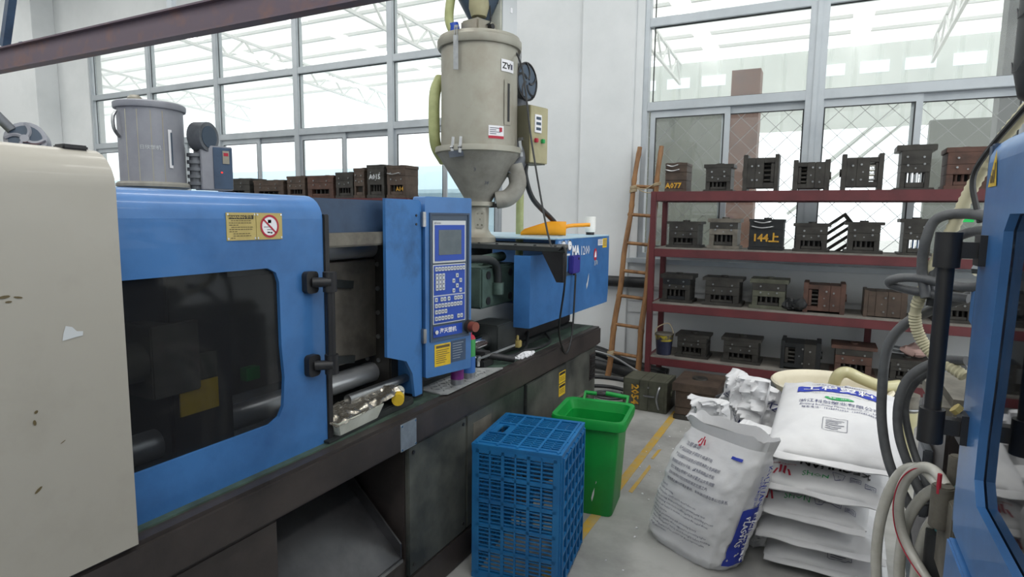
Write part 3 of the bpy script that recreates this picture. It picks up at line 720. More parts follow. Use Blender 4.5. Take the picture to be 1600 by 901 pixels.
def build_on_machine():
    global ORIGIN
    # hopper dryer
    HX, HY = -1.95, 3.33
    R = thing('hopper_dryer', 'grey cylindrical hopper dryer with cone and sight glass above the keypad machine', 'hopper', (HX, HY, 1.44))
    ORIGIN = Vector((HX, HY, 1.44)); c = (HX, HY, 0)
    vd = Vector((HX, HY, 0)).normalized(); rt = Vector((vd.y, -vd.x, 0))      # right of the hopper as seen from the aisle
    at = lambda a, t=0, z=0: Vector((HX, HY, z)) + (rt * math.sin(a) - vd * math.cos(a)) * t
    B().lathe([(.235, 2.02), (.237, 2.06), (.235, 2.2), (.235, 2.60), (.0, 2.60)], c, 48).build('barrel', 'hopper_grey', R)
    B().lathe([(0, 2.60), (.252, 2.60), (.258, 2.612), (.258, 2.645), (.248, 2.655), (.245, 2.668), (.1, 2.675), (0, 2.675)], c, 48).build('lid', 'hopper_grey', R)
    B().lathe([(.235, 2.02), (.27, 2.018), (.272, 2.0), (.272, 1.985), (.255, 1.975), (.235, 1.99)], c, 48).build('clamp_ring', 'hopper_grey', R)
    B().lathe([(.262, 1.98), (.240, 1.95), (.085, 1.70), (.08, 1.69), (0, 1.69)], c, 48).build('cone', 'hopper_dusty', R)
    B().lathe([(.10, 1.69), (.10, 1.665), (.065, 1.655), (.062, 1.52), (.08, 1.49), (.11, 1.47), (.11, 1.44), (0, 1.44)], c, 24).build('neck', 'hopper_grey', R)
    p = B(); q = at(.1, .062, 1.58); m = Matrix((rt, Vector((0, 0, 1)), -vd)).transposed().to_4x4(); m.translation = q
    p.prism([rrect(-.03, .03, -.055, .055, .02)] + [circ(x, y, .006, 8) for x, y in ((0, 0), (-.012, .035), (.012, .035), (-.012, -.035), (.012, -.035))], lambda a, b, t: m @ Vector((a, b, t)), -.004, .006)
    p.build('neck_plate', 'hopper_grey', R)
    sg = B().box(-.14, .02, -.02, .02, 1.655, 1.68, Matrix.Translation(at(1.2, .12))); sg.build('shutoff_slide', 'black_metal', R)
    # clips
    for a, z0, z1, w in ((-.55, 2.50, 2.68, .012), (1.9, 2.50, 2.68, .012)):
        b = B().bar(at(a, .262, z0 - .06), at(a, .264, z1 - .05), .028, .006, up=-vd); b.bar(at(a - .03, .262, z1 - .08), at(a - .03, .262, z1), .005, .005); b.bar(at(a + .03, .262, z1 - .08), at(a + .03, .262, z1), .005, .005); b.bar(at(a - .04, .258, z1), at(a + .04, .258, z1), .012, .012)
        b.build('lid_clip', 'steel', R)
    for a in (-.62, -.42, 1.25):
        b = B().bar(at(a, .275, 1.965), at(a, .262, 2.06), .016, .012, up=-vd); b.cyl(at(a - .04, .272, 2.0), at(a + .04, .272, 2.0), .009, n=8)
        b.build('ring_clip', 'steel', R)
    B().bar(at(-.52, .265, 1.945), at(-.52, .275, 1.98), .085, .012, up=-vd).build('ring_hinge', 'steel', R)
    # sight glass, stickers curved on the barrel
    cyl = lambda a0, lift: (lambda a, b: at(a0 + a / .237, .237 + lift, b))
    f0 = cyl(.78, .003); sgl = B(); sgl.grid(3, 1, lambda u, v: f0(-.028 + .056 * u, 2.14 + .26 * v)); sgl.build('sight_frame', 'hopper_grey', R)
    f1 = cyl(.78, .005); B().grid(2, 1, lambda u, v: f1(-.004 + .018 * u, 2.16 + .22 * v)).build('sight_glass', 'black_metal', R)
    f2 = cyl(.44, .002); B().grid(4, 1, lambda u, v: f2(-.05 + .1 * u, 2.055 + .075 * v)).build('label', 'ink_white', R)
    f3 = cyl(.44, .003); B().grid(4, 1, lambda u, v: f3(-.05 + .1 * u, 2.055 + .016 * v)).build('label_band', 'ink_red', R)
    B().grid(1, 1, lambda u, v: f3(.018 + .02 * u, 2.095 + .025 * v)).build('label_stamp', 'ink_red', R)
    t = B()
    for i in range(4): t.grid(2, 1, lambda u, v: f3(-.042 + (.04 + .03 * (i % 2)) * u, 2.08 + i * .011 + .004 * v))
    t.build('label_print', 'ink_grey', R)
    f4 = cyl(.78, .002); B().grid(4, 1, lambda u, v: f4(-.052 + .105 * u, 2.445 + .068 * v)).build('number_sticker', 'ink_white', R)
    f5 = cyl(.78, .003); text(B(), 'AZ', .05, f5, -.012, 2.48, bold=.02, rot=math.pi).build('number_text', 'ink_black', R)
    B().grid(1, 1, lambda u, v: f5(.022 + .018 * u, 2.462 + .03 * v)).build('number_square', 'ink_grey', R)
    f6 = lambda a, b: at(a / .16, .243 - (1.955 - b) * .62 + .004, b)
    text(text(B(), '3', .03, f6, -.02, 1.875), '38', .03, f6, .05, 1.80).build('pencil_mark', 'ink_grey', R)
    # blower on the right rear
    bc = at(1.75, .30, 2.44); ax = (rt * .8 - vd * .6).normalized()
    bl = B().cyl(bc - ax * .10, bc, .115, n=24); bl.cyl(bc - ax * .19, bc - ax * .1, .06, n=16)
    bl.build('blower', 'blower_grey', R)
    gr = B(); r0 = ax.orthogonal().normalized(); r1 = ax.cross(r0)
    ring = lambda r, k=28: [bc + ax * .004 + (r0 * math.cos(6.2832 * i / k) + r1 * math.sin(6.2832 * i / k)) * r for i in range(k)]
    gr.tube(ring(.113), .006, n=5, closed=True, smooth=False)
    for k in range(5):
        a0 = k * 1.2566; gr.tube([bc + ax * .004 + (r0 * math.cos(a0 + s * .9) + r1 * math.sin(a0 + s * .9)) * (.02 + .09 * s) for s in (0, .33, .66, 1)], .009, n=5, k=3)
    gr.build('blower_grille', 'black_metal', R); B().cyl(bc - ax * .001, bc + ax * .006, .10, n=24).build('blower_intake', 'panel_dark', R)
    B().tube([bc - ax * .05 - Vector((0, 0, .1)), bc - ax * .06 - Vector((0, 0, .3)), at(1.6, .26, 1.98), at(1.4, .2, 1.85)], .05, n=12).build('blower_duct', 'blower_grey', R)
    ec = at(1.35, .17, 1.80)
    B().tube([ec + Vector((0, 0, .12)) + rt * .05, ec + rt * .075, ec - Vector((0, 0, .08)) + rt * .02, ec - Vector((0, 0, .1)) - rt * .06], .055, n=14).build('inlet_elbow', 'hopper_dusty', R)
    # control box
    bx = at(1.45, .32, 0); fr = (Vector((.97, -.25, 0))).normalized(); sd = Vector((-fr.y, fr.x, 0))
    m = Matrix((sd, -fr, Vector((0, 0, 1)))).transposed().to_4x4(); m.translation = (bx.x, bx.y, 1.93)
    box = B().box(-.02, .16, .0, .13, 0, .355, m).build('control_box', 'box_side', R, bevel=.006)
    B().box(-.015, .155, -.012, 0, .005, .35, m).build('box_door', 'box_cream', box, bevel=.003)
    d = B().box(.02, .085, -.02, -.012, .19, .30, m).build('temperature_display', 'ink_white', box, bevel=.002)
    e = B()
    for i in range(3): e.box(.03, .075, -.0215, -.02, .205 + i * .032, .222 + i * .032, m)
    e.build('display_window', 'panel_dark', box, smooth=False)
    B().box(.02, .045, -.03, -.012, .13, .155, m).build('red_switch', 'ink_red', box, bevel=.003)
    B().box(.085, .11, -.03, -.012, .13, .155, m).build('green_switch', 'ink_green', box, bevel=.003)
    B().box(-.03, 0, .04, .08, .14, .16, m).build('box_latch', 'steel', box, bevel=.003)
    pz = Vector((bx.x, bx.y, 1.93)) + sd * .03 + fr * (-.06)
    B().tube([pz, pz + Vector((0, 0, -.08)), pz + sd * .08 + Vector((0, 0, -.22)), pz + sd * .30 + Vector((0, 0, -.36)), pz + sd * .38 + Vector((0, 0, -.453))], .017, n=8).build('power_conduit', 'black_rubber', R)
    # green intake hose on the left rear
    B().tube([at(-1.1, .16, 2.66), at(-1.15, .20, 2.76), at(-1.3, .17, 2.95), at(-1.6, .13, 3.2), at(-1.6, .12, 3.6)], .027, n=10).build('suction_hose', 'hose_green', R)
    B().cyl(at(-1.1, .16, 2.66), at(-1.13, .18, 2.735), .036).build('hose_socket', 'panel_blue', R)
    B().tube([at(-2.0, .27, 2.46), at(-1.8, .285, 2.36), at(-1.72, .285, 2.18), at(-1.8, .28, 2.04), at(-2.1, .26, 1.95)], .036, n=12).build('return_hose', 'hose_green', R)
    B().cyl((HX - .02, HY + .62, .86), (HX - .02, HY + .62, 1.9), .028).build('hose_riser', 'hose_green', R)
    ORIGIN = Vector((HX, HY, 2.675))
    # auto loader
    L = thing('hopper_loader', 'grey vacuum loader with dark funnel on the tall hopper dryer lid', 'loader', ORIGIN)
    m = Matrix((sd, -fr, Vector((0, 0, 1)))).transposed().to_4x4(); m.translation = at(.35, .0, 2.675)
    B().box(-.12, .05, -.10, .05, 0, .085, m).build('base', 'hopper_grey', L, bevel=.012)
    q = at(-.2, .03, 0)
    B().lathe([(0, 2.755), (.05, 2.755), (.065, 2.78), (.165, 2.96), (.17, 3.2), (0, 3.2)], (q.x, q.y, 0), 32).build('funnel', 'panel_dark', L)
    B().lathe([(0, 2.77), (.045, 2.77), (.06, 2.82), (.06, 2.93), (0, 2.94)], tuple(Vector((q.x, q.y, 0)) - vd * .075), 16).build('material_window', 'box_cream', L)
    bb = B().box(.04, .18, -.14, .06, .01, .40, m).build('control_box', 'tray_white', L, bevel=.006)
    B().box(.045, .175, -.148, -.14, .02, .39, m).build('front_panel', 'key_cap', bb, bevel=.002)
    B().box(.11, .13, -.151, -.148, .15, .18, m).build('panel_label', 'ink_white', bb, smooth=False)
    kk = B()
    for z in (.20, .235): kk.cyl(m @ Vector((.04, -.10, z)), m @ Vector((.00, -.11, z)), .014, n=10)
    kk.build('cable_gland', 'black_metal', bb)
    B().tube([m @ Vector((.0, -.1, .235)), m @ Vector((-.03, -.11, .2)), m @ Vector((-.02, -.11, .08)), m @ Vector((-.05, -.11, .05))], .004, n=6).build('wire', 'black_rubber', L)
    B().cyl(m @ Vector((-.02, -.10, .045)), m @ Vector((-.02, -.13, .045)), .016).build('plug', 'black_metal', L)
    ORIGIN = Vector((0, 0, 0))
    # cable that hangs from the loader past the hopper down to the bed and up to the violet box
    B_ = B().tube([m @ Vector((.17, -.1, .0)), Vector((-1.64, 3.30, 2.45)), Vector((-1.53, 3.22, 2.0)), Vector((-1.33, 3.05, 1.452)), Vector((-1.215, 2.975, 1.44)), Vector((-1.215, 2.985, 1.25)), Vector((-1.34, 3.22, .95)), Vector((-1.372, 3.38, .79)), Vector((-1.375, 3.46, .775)), Vector((-1.385, 3.55, .9)), Vector((-1.392, 3.60, 1.24))], .006, n=6)
    tag(B_.build('hanging_cable', 'black_rubber'), 'thin black cable hanging from the loader past the black drain chute', 'cable')
    v = thing('sensor_box', 'small violet plastic box hung on the blue cover front', 'box', (-1.40, 3.60, 1.24))
    ORIGIN = Vector((-1.40, 3.60, 1.24))
    B().box(-1.418, -1.385, 3.535, 3.665, 1.248, 1.362).build('case', 'purple_plastic', v, bevel=.006)
    B().cyl((-1.385, 3.63, 1.34), (-1.383, 3.63, 1.34), .008, n=10).build('hole', 'ink_black', v); B().cyl((-1.40, 3.60, 1.235), (-1.40, 3.60, 1.25), .01).build('cable_entry', 'black_metal', v)
    ORIGIN = Vector((0, 0, 0))
    # scoop
    s = thing('scoop', 'orange plastic scoop lying on the light blue cover top', 'scoop', (-1.647, 3.70, 1.475), math.radians(27))
    b = B()
    def scoop(u, vv, off):
        x = -.17 + .30 * u; w = .055 * math.sin(min(1, u * 2.2 + .12) * 1.57) * (1 if u < .8 else (1 - (u - .8) * 2.4)); h = .03 + .06 * min(1, u * 1.6)
        a = math.pi * vv
        return Vector((x, -math.cos(a) * (w - off), .004 + off + h * (1 - math.sin(a)) * (1 - .5 * (u < .05))))
    b.grid(12, 12, lambda u, w: scoop(u, w, 0)); b.grid(12, 12, lambda u, w: scoop(u, w, .003))
    b.build('bowl', 'orange_plastic', s)
    B().tube([(.10, 0, .045), (.15, 0, .068), (.24, 0, .075), (.29, 0, .077)], .013, n=8).build('handle', 'orange_plastic', s)
    # beacon
    bz = thing('warning_beacon', 'small white beacon lamp on the far end of the blue cover', 'lamp', (-1.52, 4.20, 1.475))
    B().cyl((0, 0, 0), (0, 0, .02), .03).build('base', 'black_metal', bz)
    B().lathe([(.035, .02), (.042, .045), (.04, .05), (.04, .125), (.036, .132), (0, .132)], n=20).build('lens', 'white_plastic', bz)
    # tread plate, cans
    tp = thing('tread_plate', 'grey patterned tread plate sheet lying on the bed under control panel', 'plate', (-1.50, 2.35, .835))
    B().prism([(-.155, -.10), (-.105, -.22), (.075, -.235), (.10, -.215), (.095, .30), (-.03, .22), (-.12, .15)], 'z', 0, .006).build('sheet', 'tread_steel', tp, smooth=False)
    rb = B()
    for i in range(7):
        for j in range(15):
            x, y = -.13 + i * .032, -.19 + j * .03
            if x < -.09 and (y < -.1 or y > .1): continue
            if y > .16 + x * 1: continue
            a = .8 if (i + j) % 2 else -.8
            rb.bar((x - .009 * math.cos(a), y - .009 * math.sin(a), .007), (x + .009 * math.cos(a), y + .009 * math.sin(a), .007), .004, .003)
    rb.build('tread_ribs', 'steel', tp, smooth=False)['kind'] = 'stuff'
    def can(loc, r, h, lab, cols, nz):
        t = thing('spray_can', lab, 'spray can', loc)
        B().lathe([(0, 0), (r, 0), (r, h * .12)], n=20).build('base_rim', 'can_silver', t)
        B().lathe([(r, h * .12), (r, h * .45)], n=20).build('lower_label', cols[0], t)
        B().lathe([(r, h * .45), (r, h * .80)], n=20).build('upper_label', cols[1], t)
        B().lathe([(r, h * .80), (r * .8, h * .86), (r * .45, h * .88), (r * .45, h), (0, h)], n=20).build('cap', cols[2], t)
    can((-1.447, 2.285, .841), .030, .20, 'silver and violet spray can nearest the control panel bottom edge', ('can_purple', 'can_silver', 'white_plastic'), 0)
    can((-1.455, 2.40, .841), .031, .235, 'blue and green spray can behind the violet one on tread plate', ('can_blue', 'can_green', 'ink_red'), 0)
    # black toolish block and pipe offcut
    t = thing('pipe_clamp', 'black iron clamp block with pipe stub on the machine bed', 'clamp', (-1.52, 2.66, .836))
    B().box(-.07, .03, -.06, .05, 0, .035).box(-.05, .02, -.03, .03, .035, .075).build('block', 'black_metal', t, bevel=.004)
    B().cyl((.0, .0, .055), (.11, .12, .02), .018).build('pipe_stub', 'black_metal', t)
    # pellets
    pb = B()
    for i in range(220):
        a = random.uniform(0, 6.28); r = random.random() ** .7
        x, y = -1.445 + .035 * r * math.cos(a), 2.98 + .11 * r * math.sin(a); z = .835 + .014 * (1 - r)
        pb.box(-.004, .004, -.004, .004, -.003, .003, Matrix.Translation((x, y, z)) @ Matrix.Rotation(random.uniform(0, 3), 4, 'Z') @ Matrix.Rotation(random.uniform(0, 1), 4, 'X'))
    tag(pb.build('plastic_pellets', 'ink_white', smooth=False), 'small heap of white plastic pellets on the bed edge', 'pellets', kind='stuff')
    # tray with foil
    tr = thing('drip_tray', 'white plastic tray covered in crumpled foil under the tie bar', 'tray', (-1.49, 1.62, .836), math.radians(3))
    sec = lambda x, y, z: [Vector(p) for p in ((-x, -y, z), (x, -y, z), (x, y, z), (-x, y, z))]
    B().loft([sec(.05, .105, .008), sec(.065, .13, .062), sec(.060, .125, .062), sec(.045, .10, .012)], True, True).build('tray', 'tray_white', tr, bevel=.003)
    def foil(u, v):
        x = -.06 + .125 * u; y = -.14 + .40 * v
        n = noise.noise(Vector((x * 30, y * 30, 1))) * .012 + noise.noise(Vector((x * 70, y * 70, 5))) * .005
        return Vector((x + n * .5, y + n * .3, .068 + .024 * v - .05 * max(0, u - .65) + n))
    B().grid(22, 48, foil).build('foil_sheet', 'foil', tr, ang=.5)
    B().box(-.05, .05, -.16, .17, 0, .008).build('support_strip', 'dark_iron', tr)
    bo = thing('yellow_bottle', 'small bottle with yellow cap lying beside the blue frame foot', 'bottle', (-1.455, 1.865, .866))
    B().cyl((-.05, .07, .022), (.0, .0, .022), .022, n=14).build('body', 'tray_white', bo)
    B().cyl((0, 0, .022), (.024, -.034, .022), .024, n=14).build('cap', 'bright_yellow', bo)
build_on_machine()

# ================================================================== MOULD RACK AND MOULDS
def make_rack(name, label, x0, x1, y0, y1, levels, mids=(), vis=True):
    global ORIGIN
    ORIGIN = Vector(((x0 + x1) / 2, (y0 + y1) / 2, 0))
    R = thing(name, label, 'rack', ORIGIN)
    for x in [x0, x1 - .05] + list(mids):
        for y in (y0, y1 - .05):
            if x in mids and y == y0: continue
            B().box(x, x + .05, y, y + .05, 0, levels[0] - .001 if x not in mids else levels[2] - .086).build('post', 'rack_red', R, bevel=.004)
    for z in levels:
        B().box(x0 + .05, x1 - .05, y0 + .002, y0 + .045, z - .085, z - .012).build('front_beam', 'rack_red', R, bevel=.004)
        B().box(x0 + .05, x1 - .05, y1 - .045, y1 - .002, z - .085, z - .012).build('rear_beam', 'rack_red', R, bevel=.004)
        for x in (x0 + .004, x1 - .046): B().box(x, x + .042, y0 + .05, y1 - .05, z - .085, z - .012).build('side_beam', 'rack_red', R, bevel=.004)
        B().box(x0 + (.0 if z == levels[0] else .052), x1 - .052, y0 + .006, y1 - .006, z - .012, z).build('shelf_board', 'rack_board' if z != levels[0] else 'rack_red', R, smooth=False)
    ORIGIN = Vector((0, 0, 0))
    return R
RX0, RX1, RY0, RY1 = -1.42, 1.50, 5.50, 6.0
LV = (1.84, 1.34, .836, .335)
make_rack('mold_rack', 'dark red four tier steel rack full of moulds under the window', RX0, RX1, RY0, RY1, LV, mids=(.36,))

def mold(label, loc, w, h, d, m='mold_dark', side=0, rz=0, wb=.80, frac=(.10, .30, .28, .22, .10), bolts=4, win=True, handles=0, mark=None, msize=.06, pill='mold_dark', gapz=0, m2=None, group=None, flip=0, mpos=(0, 0), mrot=0, mfont='ink_yellow'):
    """mould base: clamp plate, riser blocks round the ejector space, cavity plates, clamp plate"""
    R = thing('injection_mold', label, 'mold', loc, rz, group)
    S, T = (h, w) if not side else (w, h)        # S along the stack, T across it
    def mp(t, s, y):
        if flip: s = S - s
        return Vector((t, y, s)) if not side else Vector((s - S / 2, y, t + T / 2))
    def bx(b, t0, t1, s0, s1, y0, y1):
        p, q = mp(t0, s0, y0), mp(t1, s1, y1)
        return b.box(min(p.x, q.x), max(p.x, q.x), min(p.y, q.y), max(p.y, q.y), min(p.z, q.z), max(p.z, q.z))
    z = [0]
    for f in frac: z.append(z[-1] + f * S / sum(frac))
    Tb = T * wb; yf, yb = -d / 2, d / 2
    m2 = m2 or m
    bx(B(), -T / 2, T / 2, z[0], z[1], yf, yb).build('clamp_plate', m, R, bevel=.0025)
    rw = Tb * .17
    for sg in (-1, 1):
        bx(B(), sg * Tb / 2, sg * (Tb / 2 - rw), z[1], z[2], yf + .004, yb - .004).build('riser_block', m, R, bevel=.0025)
    if win:
        bx(B(), -Tb / 2 + rw + .004, Tb / 2 - rw - .004, z[1] + .002, z[1] + (z[2] - z[1]) * .34, yf + .008, yb - .008).build('ejector_plate', m2, R, bevel=.002)
        k = 4
        for i in range(k):
            t = -Tb / 2 + rw + (Tb - 2 * rw) * (i + .5) / k
            B().cyl(mp(t, z[1] + (z[2] - z[1]) * .34, yf + .05), mp(t, z[2], yf + .05), .012, n=8).build('return_pin', pill, R)
        if pill == 'mold_dark' or pill == 'mold_rust': bx(B(), -Tb / 2 + rw + .001, Tb / 2 - rw - .001, z[1] + .001, z[2] - .001, 0, .03).build('gap_backing', 'mold_black', R)  # dark backing added to block window light and keep the gap dark
    else:
        bx(B(), -Tb / 2 + rw, Tb / 2 - rw, z[1] + .001, z[2] - .001, yf + .004, yb - .004).build('ejector_block', m, R, bevel=.002)
    bx(B(), -Tb / 2, Tb / 2, z[2], z[3] - .001, yf, yb).build('cavity_plate', m, R, bevel=.0025)
    bx(B(), -Tb / 2, Tb / 2, z[3], z[4], yf, yb).build('core_plate', m2, R, bevel=.0025)
    bx(B(), -T / 2, T / 2, z[4], z[5], yf, yb).build('top_clamp_plate', m, R, bevel=.0025)
    if bolts:
        b = B()
        for i in range(bolts):
            t = (-.26 if i % 2 else .26) * Tb + random.uniform(-.01, .01); s = z[2] + (z[4] - z[2]) * (.35 if i < 2 else .72) + random.uniform(-.006, .006)
            p = mp(t, s, yf); b.cyl(p, p + Vector((0, -.012, 0)), .008, n=8)
        p = mp(0, (z[2] + z[3]) / 2, yf); b.cyl(p, p + Vector((0, -.003, 0)), .006, n=8)
        b.build('coolant_nipple', 'steel', R)['kind'] = 'stuff'
    p = mp(0, S, 0); q = mp(0, S + .012, 0)
    B().cyl(p, q, .032, n=14).build('locating_ring', m, R)
    for i in range(handles):
        s = z[3] + (z[5] - z[3]) * (.25 + .5 * i)
        hw = Tb * (.24 if i else .30)
        B().tube([Vector((-hw - .03, yf, s)), Vector((-hw - .03, yf - .02, s)), Vector((-.03, yf - .03, s - .012)), Vector((hw - .03, yf - .02, s)), Vector((hw - .03, yf, s))], .006, n=6).build('lifting_handle', 'steel', R)
    if mark:
        text(B(), mark, msize, flat_map((mpos[0], yf, mpos[1] + (S if not side else T) * .5), (1, 0, 0), (0, 0, 1), .0018), bold=.035, rot=mrot).build('painted_number', mfont, R, smooth=False)
    return R
def row(level, specs, y=5.58):
    z = LV[level]
    for sp in specs:
        sp = dict(sp); xa, xb = sp.pop('x'); d = sp.pop('d', .26); dy = sp.pop('dy', 0)
        mold(sp.pop('label'), ((xa + xb) / 2, y + d / 2 + dy, z + .0005), xb - xa, sp.pop('h'), d, **sp)
row(0, [
 dict(label='brown mould with yellow painted A077 and two handles on rack top', x=(-1.318, -1.125), h=.255, m='mold_brown', wb=.98, win=False, handles=2, mark='A077', msize=.065, mpos=(-.02, -.075), bolts=0, d=.24),
 dict(label='dark T shaped mould second from left on rack top', x=(-.981, -.731), h=.235, frac=(.07, .27, .20, .30, .13), wb=.84, d=.22),
 dict(label='dark mould lying on its side on rack top, see-through slots at right', x=(-.655, -.376), h=.305, side=1, flip=1, frac=(.11, .30, .24, .22, .13), wb=.82, d=.2),
 dict(label='dark mould lying on its side on rack top beside the white panel', x=(-.267, .005), h=.25, side=1, frac=(.14, .24, .22, .26, .14), wb=.84, d=.22, rz=.03),
 dict(label='dark mould on its side against the bright window on rack top', x=(.088, .377), h=.285, side=1, flip=1, frac=(.12, .2, .3, .24, .12), wb=.80, d=.18, pill='chrome'),
 dict(label='tall brown T shaped mould with bright steel pins on rack top', x=(.455, .715), h=.34, m='mold_dark', wb=.74, frac=(.05, .34, .18, .30, .13), pill='chrome', d=.25),
 dict(label='rust brown mould at the right end of rack top by blue door', x=(.771, 1.05), h=.31, m='mold_rust', wb=.92, frac=(.1, .26, .24, .28, .12), pill='mold_rust', d=.26),
])
row(1, [
 dict(label='dark mould leftmost on second rack tier beside the post', x=(-1.290, -.985), h=.235, wb=.84, frac=(.10, .26, .26, .27, .1), d=.26),
 dict(label='light grey worn mould on second rack tier', x=(-.929, -.655), h=.265, m='mold_grey', m2='mold_dark', wb=.86, frac=(.10, .34, .18, .2, .12), d=.24, bolts=5),
 dict(label='black mould with yellow painted 144 and two handles on second tier', x=(-.585, -.305), h=.265, m='mold_black', wb=.96, win=False, handles=2, mark='144上', msize=.085, mpos=(0, -.03), bolts=0, d=.24),
 dict(label='dark T shaped mould right of the painted 144 mould', x=(-.236, .045), h=.235, wb=.84, frac=(.09, .30, .24, .27, .11), d=.26),
 dict(label='dark T shaped mould in the middle of second tier past the slatted frame', x=(.143, .42), h=.25, wb=.80, frac=(.10, .30, .26, .26, .1), d=.26),
 dict(label='narrow dark mould at right end of second tier beside hoses', x=(.517, .757), h=.28, wb=.76, frac=(.06, .36, .18, .30, .1), d=.24, pill='chrome'),
], y=5.6)
row(2, [
 dict(label='dark mould with grey body leftmost on third rack tier', x=(-1.323, -1.03), h=.255, m='mold_dark', m2='mold_black', wb=.84, frac=(.10, .36, .18, .2, .14)),
 dict(label='dark mould with hanging hook second from left on third tier', x=(-.945, -.605), h=.25, wb=.84, frac=(.12, .26, .30, .2, .12)),
 dict(label='brownish mould third from left on third tier beside black rags', x=(-.548, -.24), h=.258, m='mold_olive', m2='mold_dark', wb=.84, frac=(.12, .3, .2, .24, .14)),
 dict(label='rust red mould lying on its side on third tier', x=(-.125, .185), h=.25, m='mold_rust', side=1, frac=(.12, .24, .28, .24, .12), wb=.86),
 dict(label='grey brown plate mould on its side at right of third tier', x=(.315, .61), h=.215, m='mold_brown', side=1, win=False, frac=(.1, .18, .28, .3, .14), wb=.93),
 dict(label='dark mould at far right of third tier behind the hoses', x=(.78, 1.06), h=.24, wb=.84),
])
row(3, [
 dict(label='dark mould next to the paint bucket on the bottom tier', x=(-1.165, -.865), h=.215, wb=.86, frac=(.12, .34, .22, .2, .12), d=.24),
 dict(label='dark flat topped mould second from left on bottom tier', x=(-.759, -.425), h=.225, m='mold_dark', wb=.86, frac=(.12, .28, .28, .2, .12), d=.24),
 dict(label='dark mould lying on its side on the bottom tier', x=(-.269, .037), h=.245, m='mold_black', m2='mold_dark', side=1, frac=(.1, .26, .22, .30, .12), wb=.86),
 dict(label='reddish dark mould on bottom tier in front of rear post', x=(.11, .44), h=.25, m='mold_rust', m2='mold_dark', wb=.80, frac=(.10, .3, .28, .2, .12)),
 dict(label='low dark mould at right end of bottom tier behind hose', x=(.512, .80), h=.18, m='mold_dark', wb=.84, frac=(.12, .36, .18, .2, .14)),
])
# slatted frame standing askew behind the second tier moulds
def build_slatted():
    R = thing('slatted_frame', 'dark slatted steel frame standing askew behind second tier moulds', 'frame', (.12, 5.93, 1.342))
    M0 = Matrix.Rotation(math.radians(-38), 4, 'Y')
    def bb(n, x0, x1, z0, z1): B().box(x0, x1, -.02, .02, z0, z1, Matrix.Translation((0, 0, .135)) @ M0).build(n, 'mold_dark', R, smooth=False)
    for i in range(5): bb('slat', -.16, .11, -.11 + i * .055, -.085 + i * .055)
    bb('end_bar', -.19, -.16, -.11, .135); bb('end_bar', .11, .14, -.11, .135)
build_slatted()
# floor moulds
M54 = mold('olive mould with orange painted 2054 lying by the rack foot', (-1.245, 5.03, .0005), .372, .262, .30, m='mold_olive', side=1, frac=(.02, .36, .2, .36, .06), wb=.99, win=False, mark='2054', msize=.085, mpos=(-.085, -.0), mrot=-1.5708, bolts=1, rz=-.02)
B().tube([(.125, -.15, .04), (.125, -.175, .05), (.113, -.195, .13), (.125, -.175, .21), (.125, -.15, .22)], .010, n=8).build('bar_handle', 'steel', M54)
B().box(.0, .085, -.166, -.15, .125, .14).build('latch', 'steel', M54, bevel=.002)
def build_floor_mold2():
    R = thing('injection_mold', 'brown floor mould with round locating ring beside the 2054 mould', 'mold', (-.83, 5.01, 0), -.01)
    B().box(-.175, .175, -.22, .22, .235, .30).build('top_clamp_plate', 'mold_brown', R, bevel=.004)
    B().box(-.15, .15, -.20, .20, .10, .234).build('core_plate', 'mold_brown', R, bevel=.004); B().box(-.15, .15, -.20, .20, .04, .099).build('cavity_plate', 'mold_brown', R, bevel=.004)
    B().box(-.16, .16, -.21, .21, 0, .039).build('clamp_plate', 'mold_dark', R, bevel=.004)
    B().lathe([(.012, .30), (.012, .312), (.06, .312), (.062, .30)], n=24).build('locating_ring', 'mold_dark', R)
    B().cyl((0, 0, .30), (0, 0, .314), .018).build('sprue_bush', 'mold_black', R)
    for x in (-.05, .03): B().cyl((x, -.20, .20), (x, -.215, .20), .008, n=8).build('coolant_nipple', 'steel', R)
build_floor_mold2()
mold('low rust brown mould on the floor behind the crumpled bags', (-.31, 5.05, .0005), .34, .22, .3, m='mold_rust', wb=.95, win=False, bolts=2)
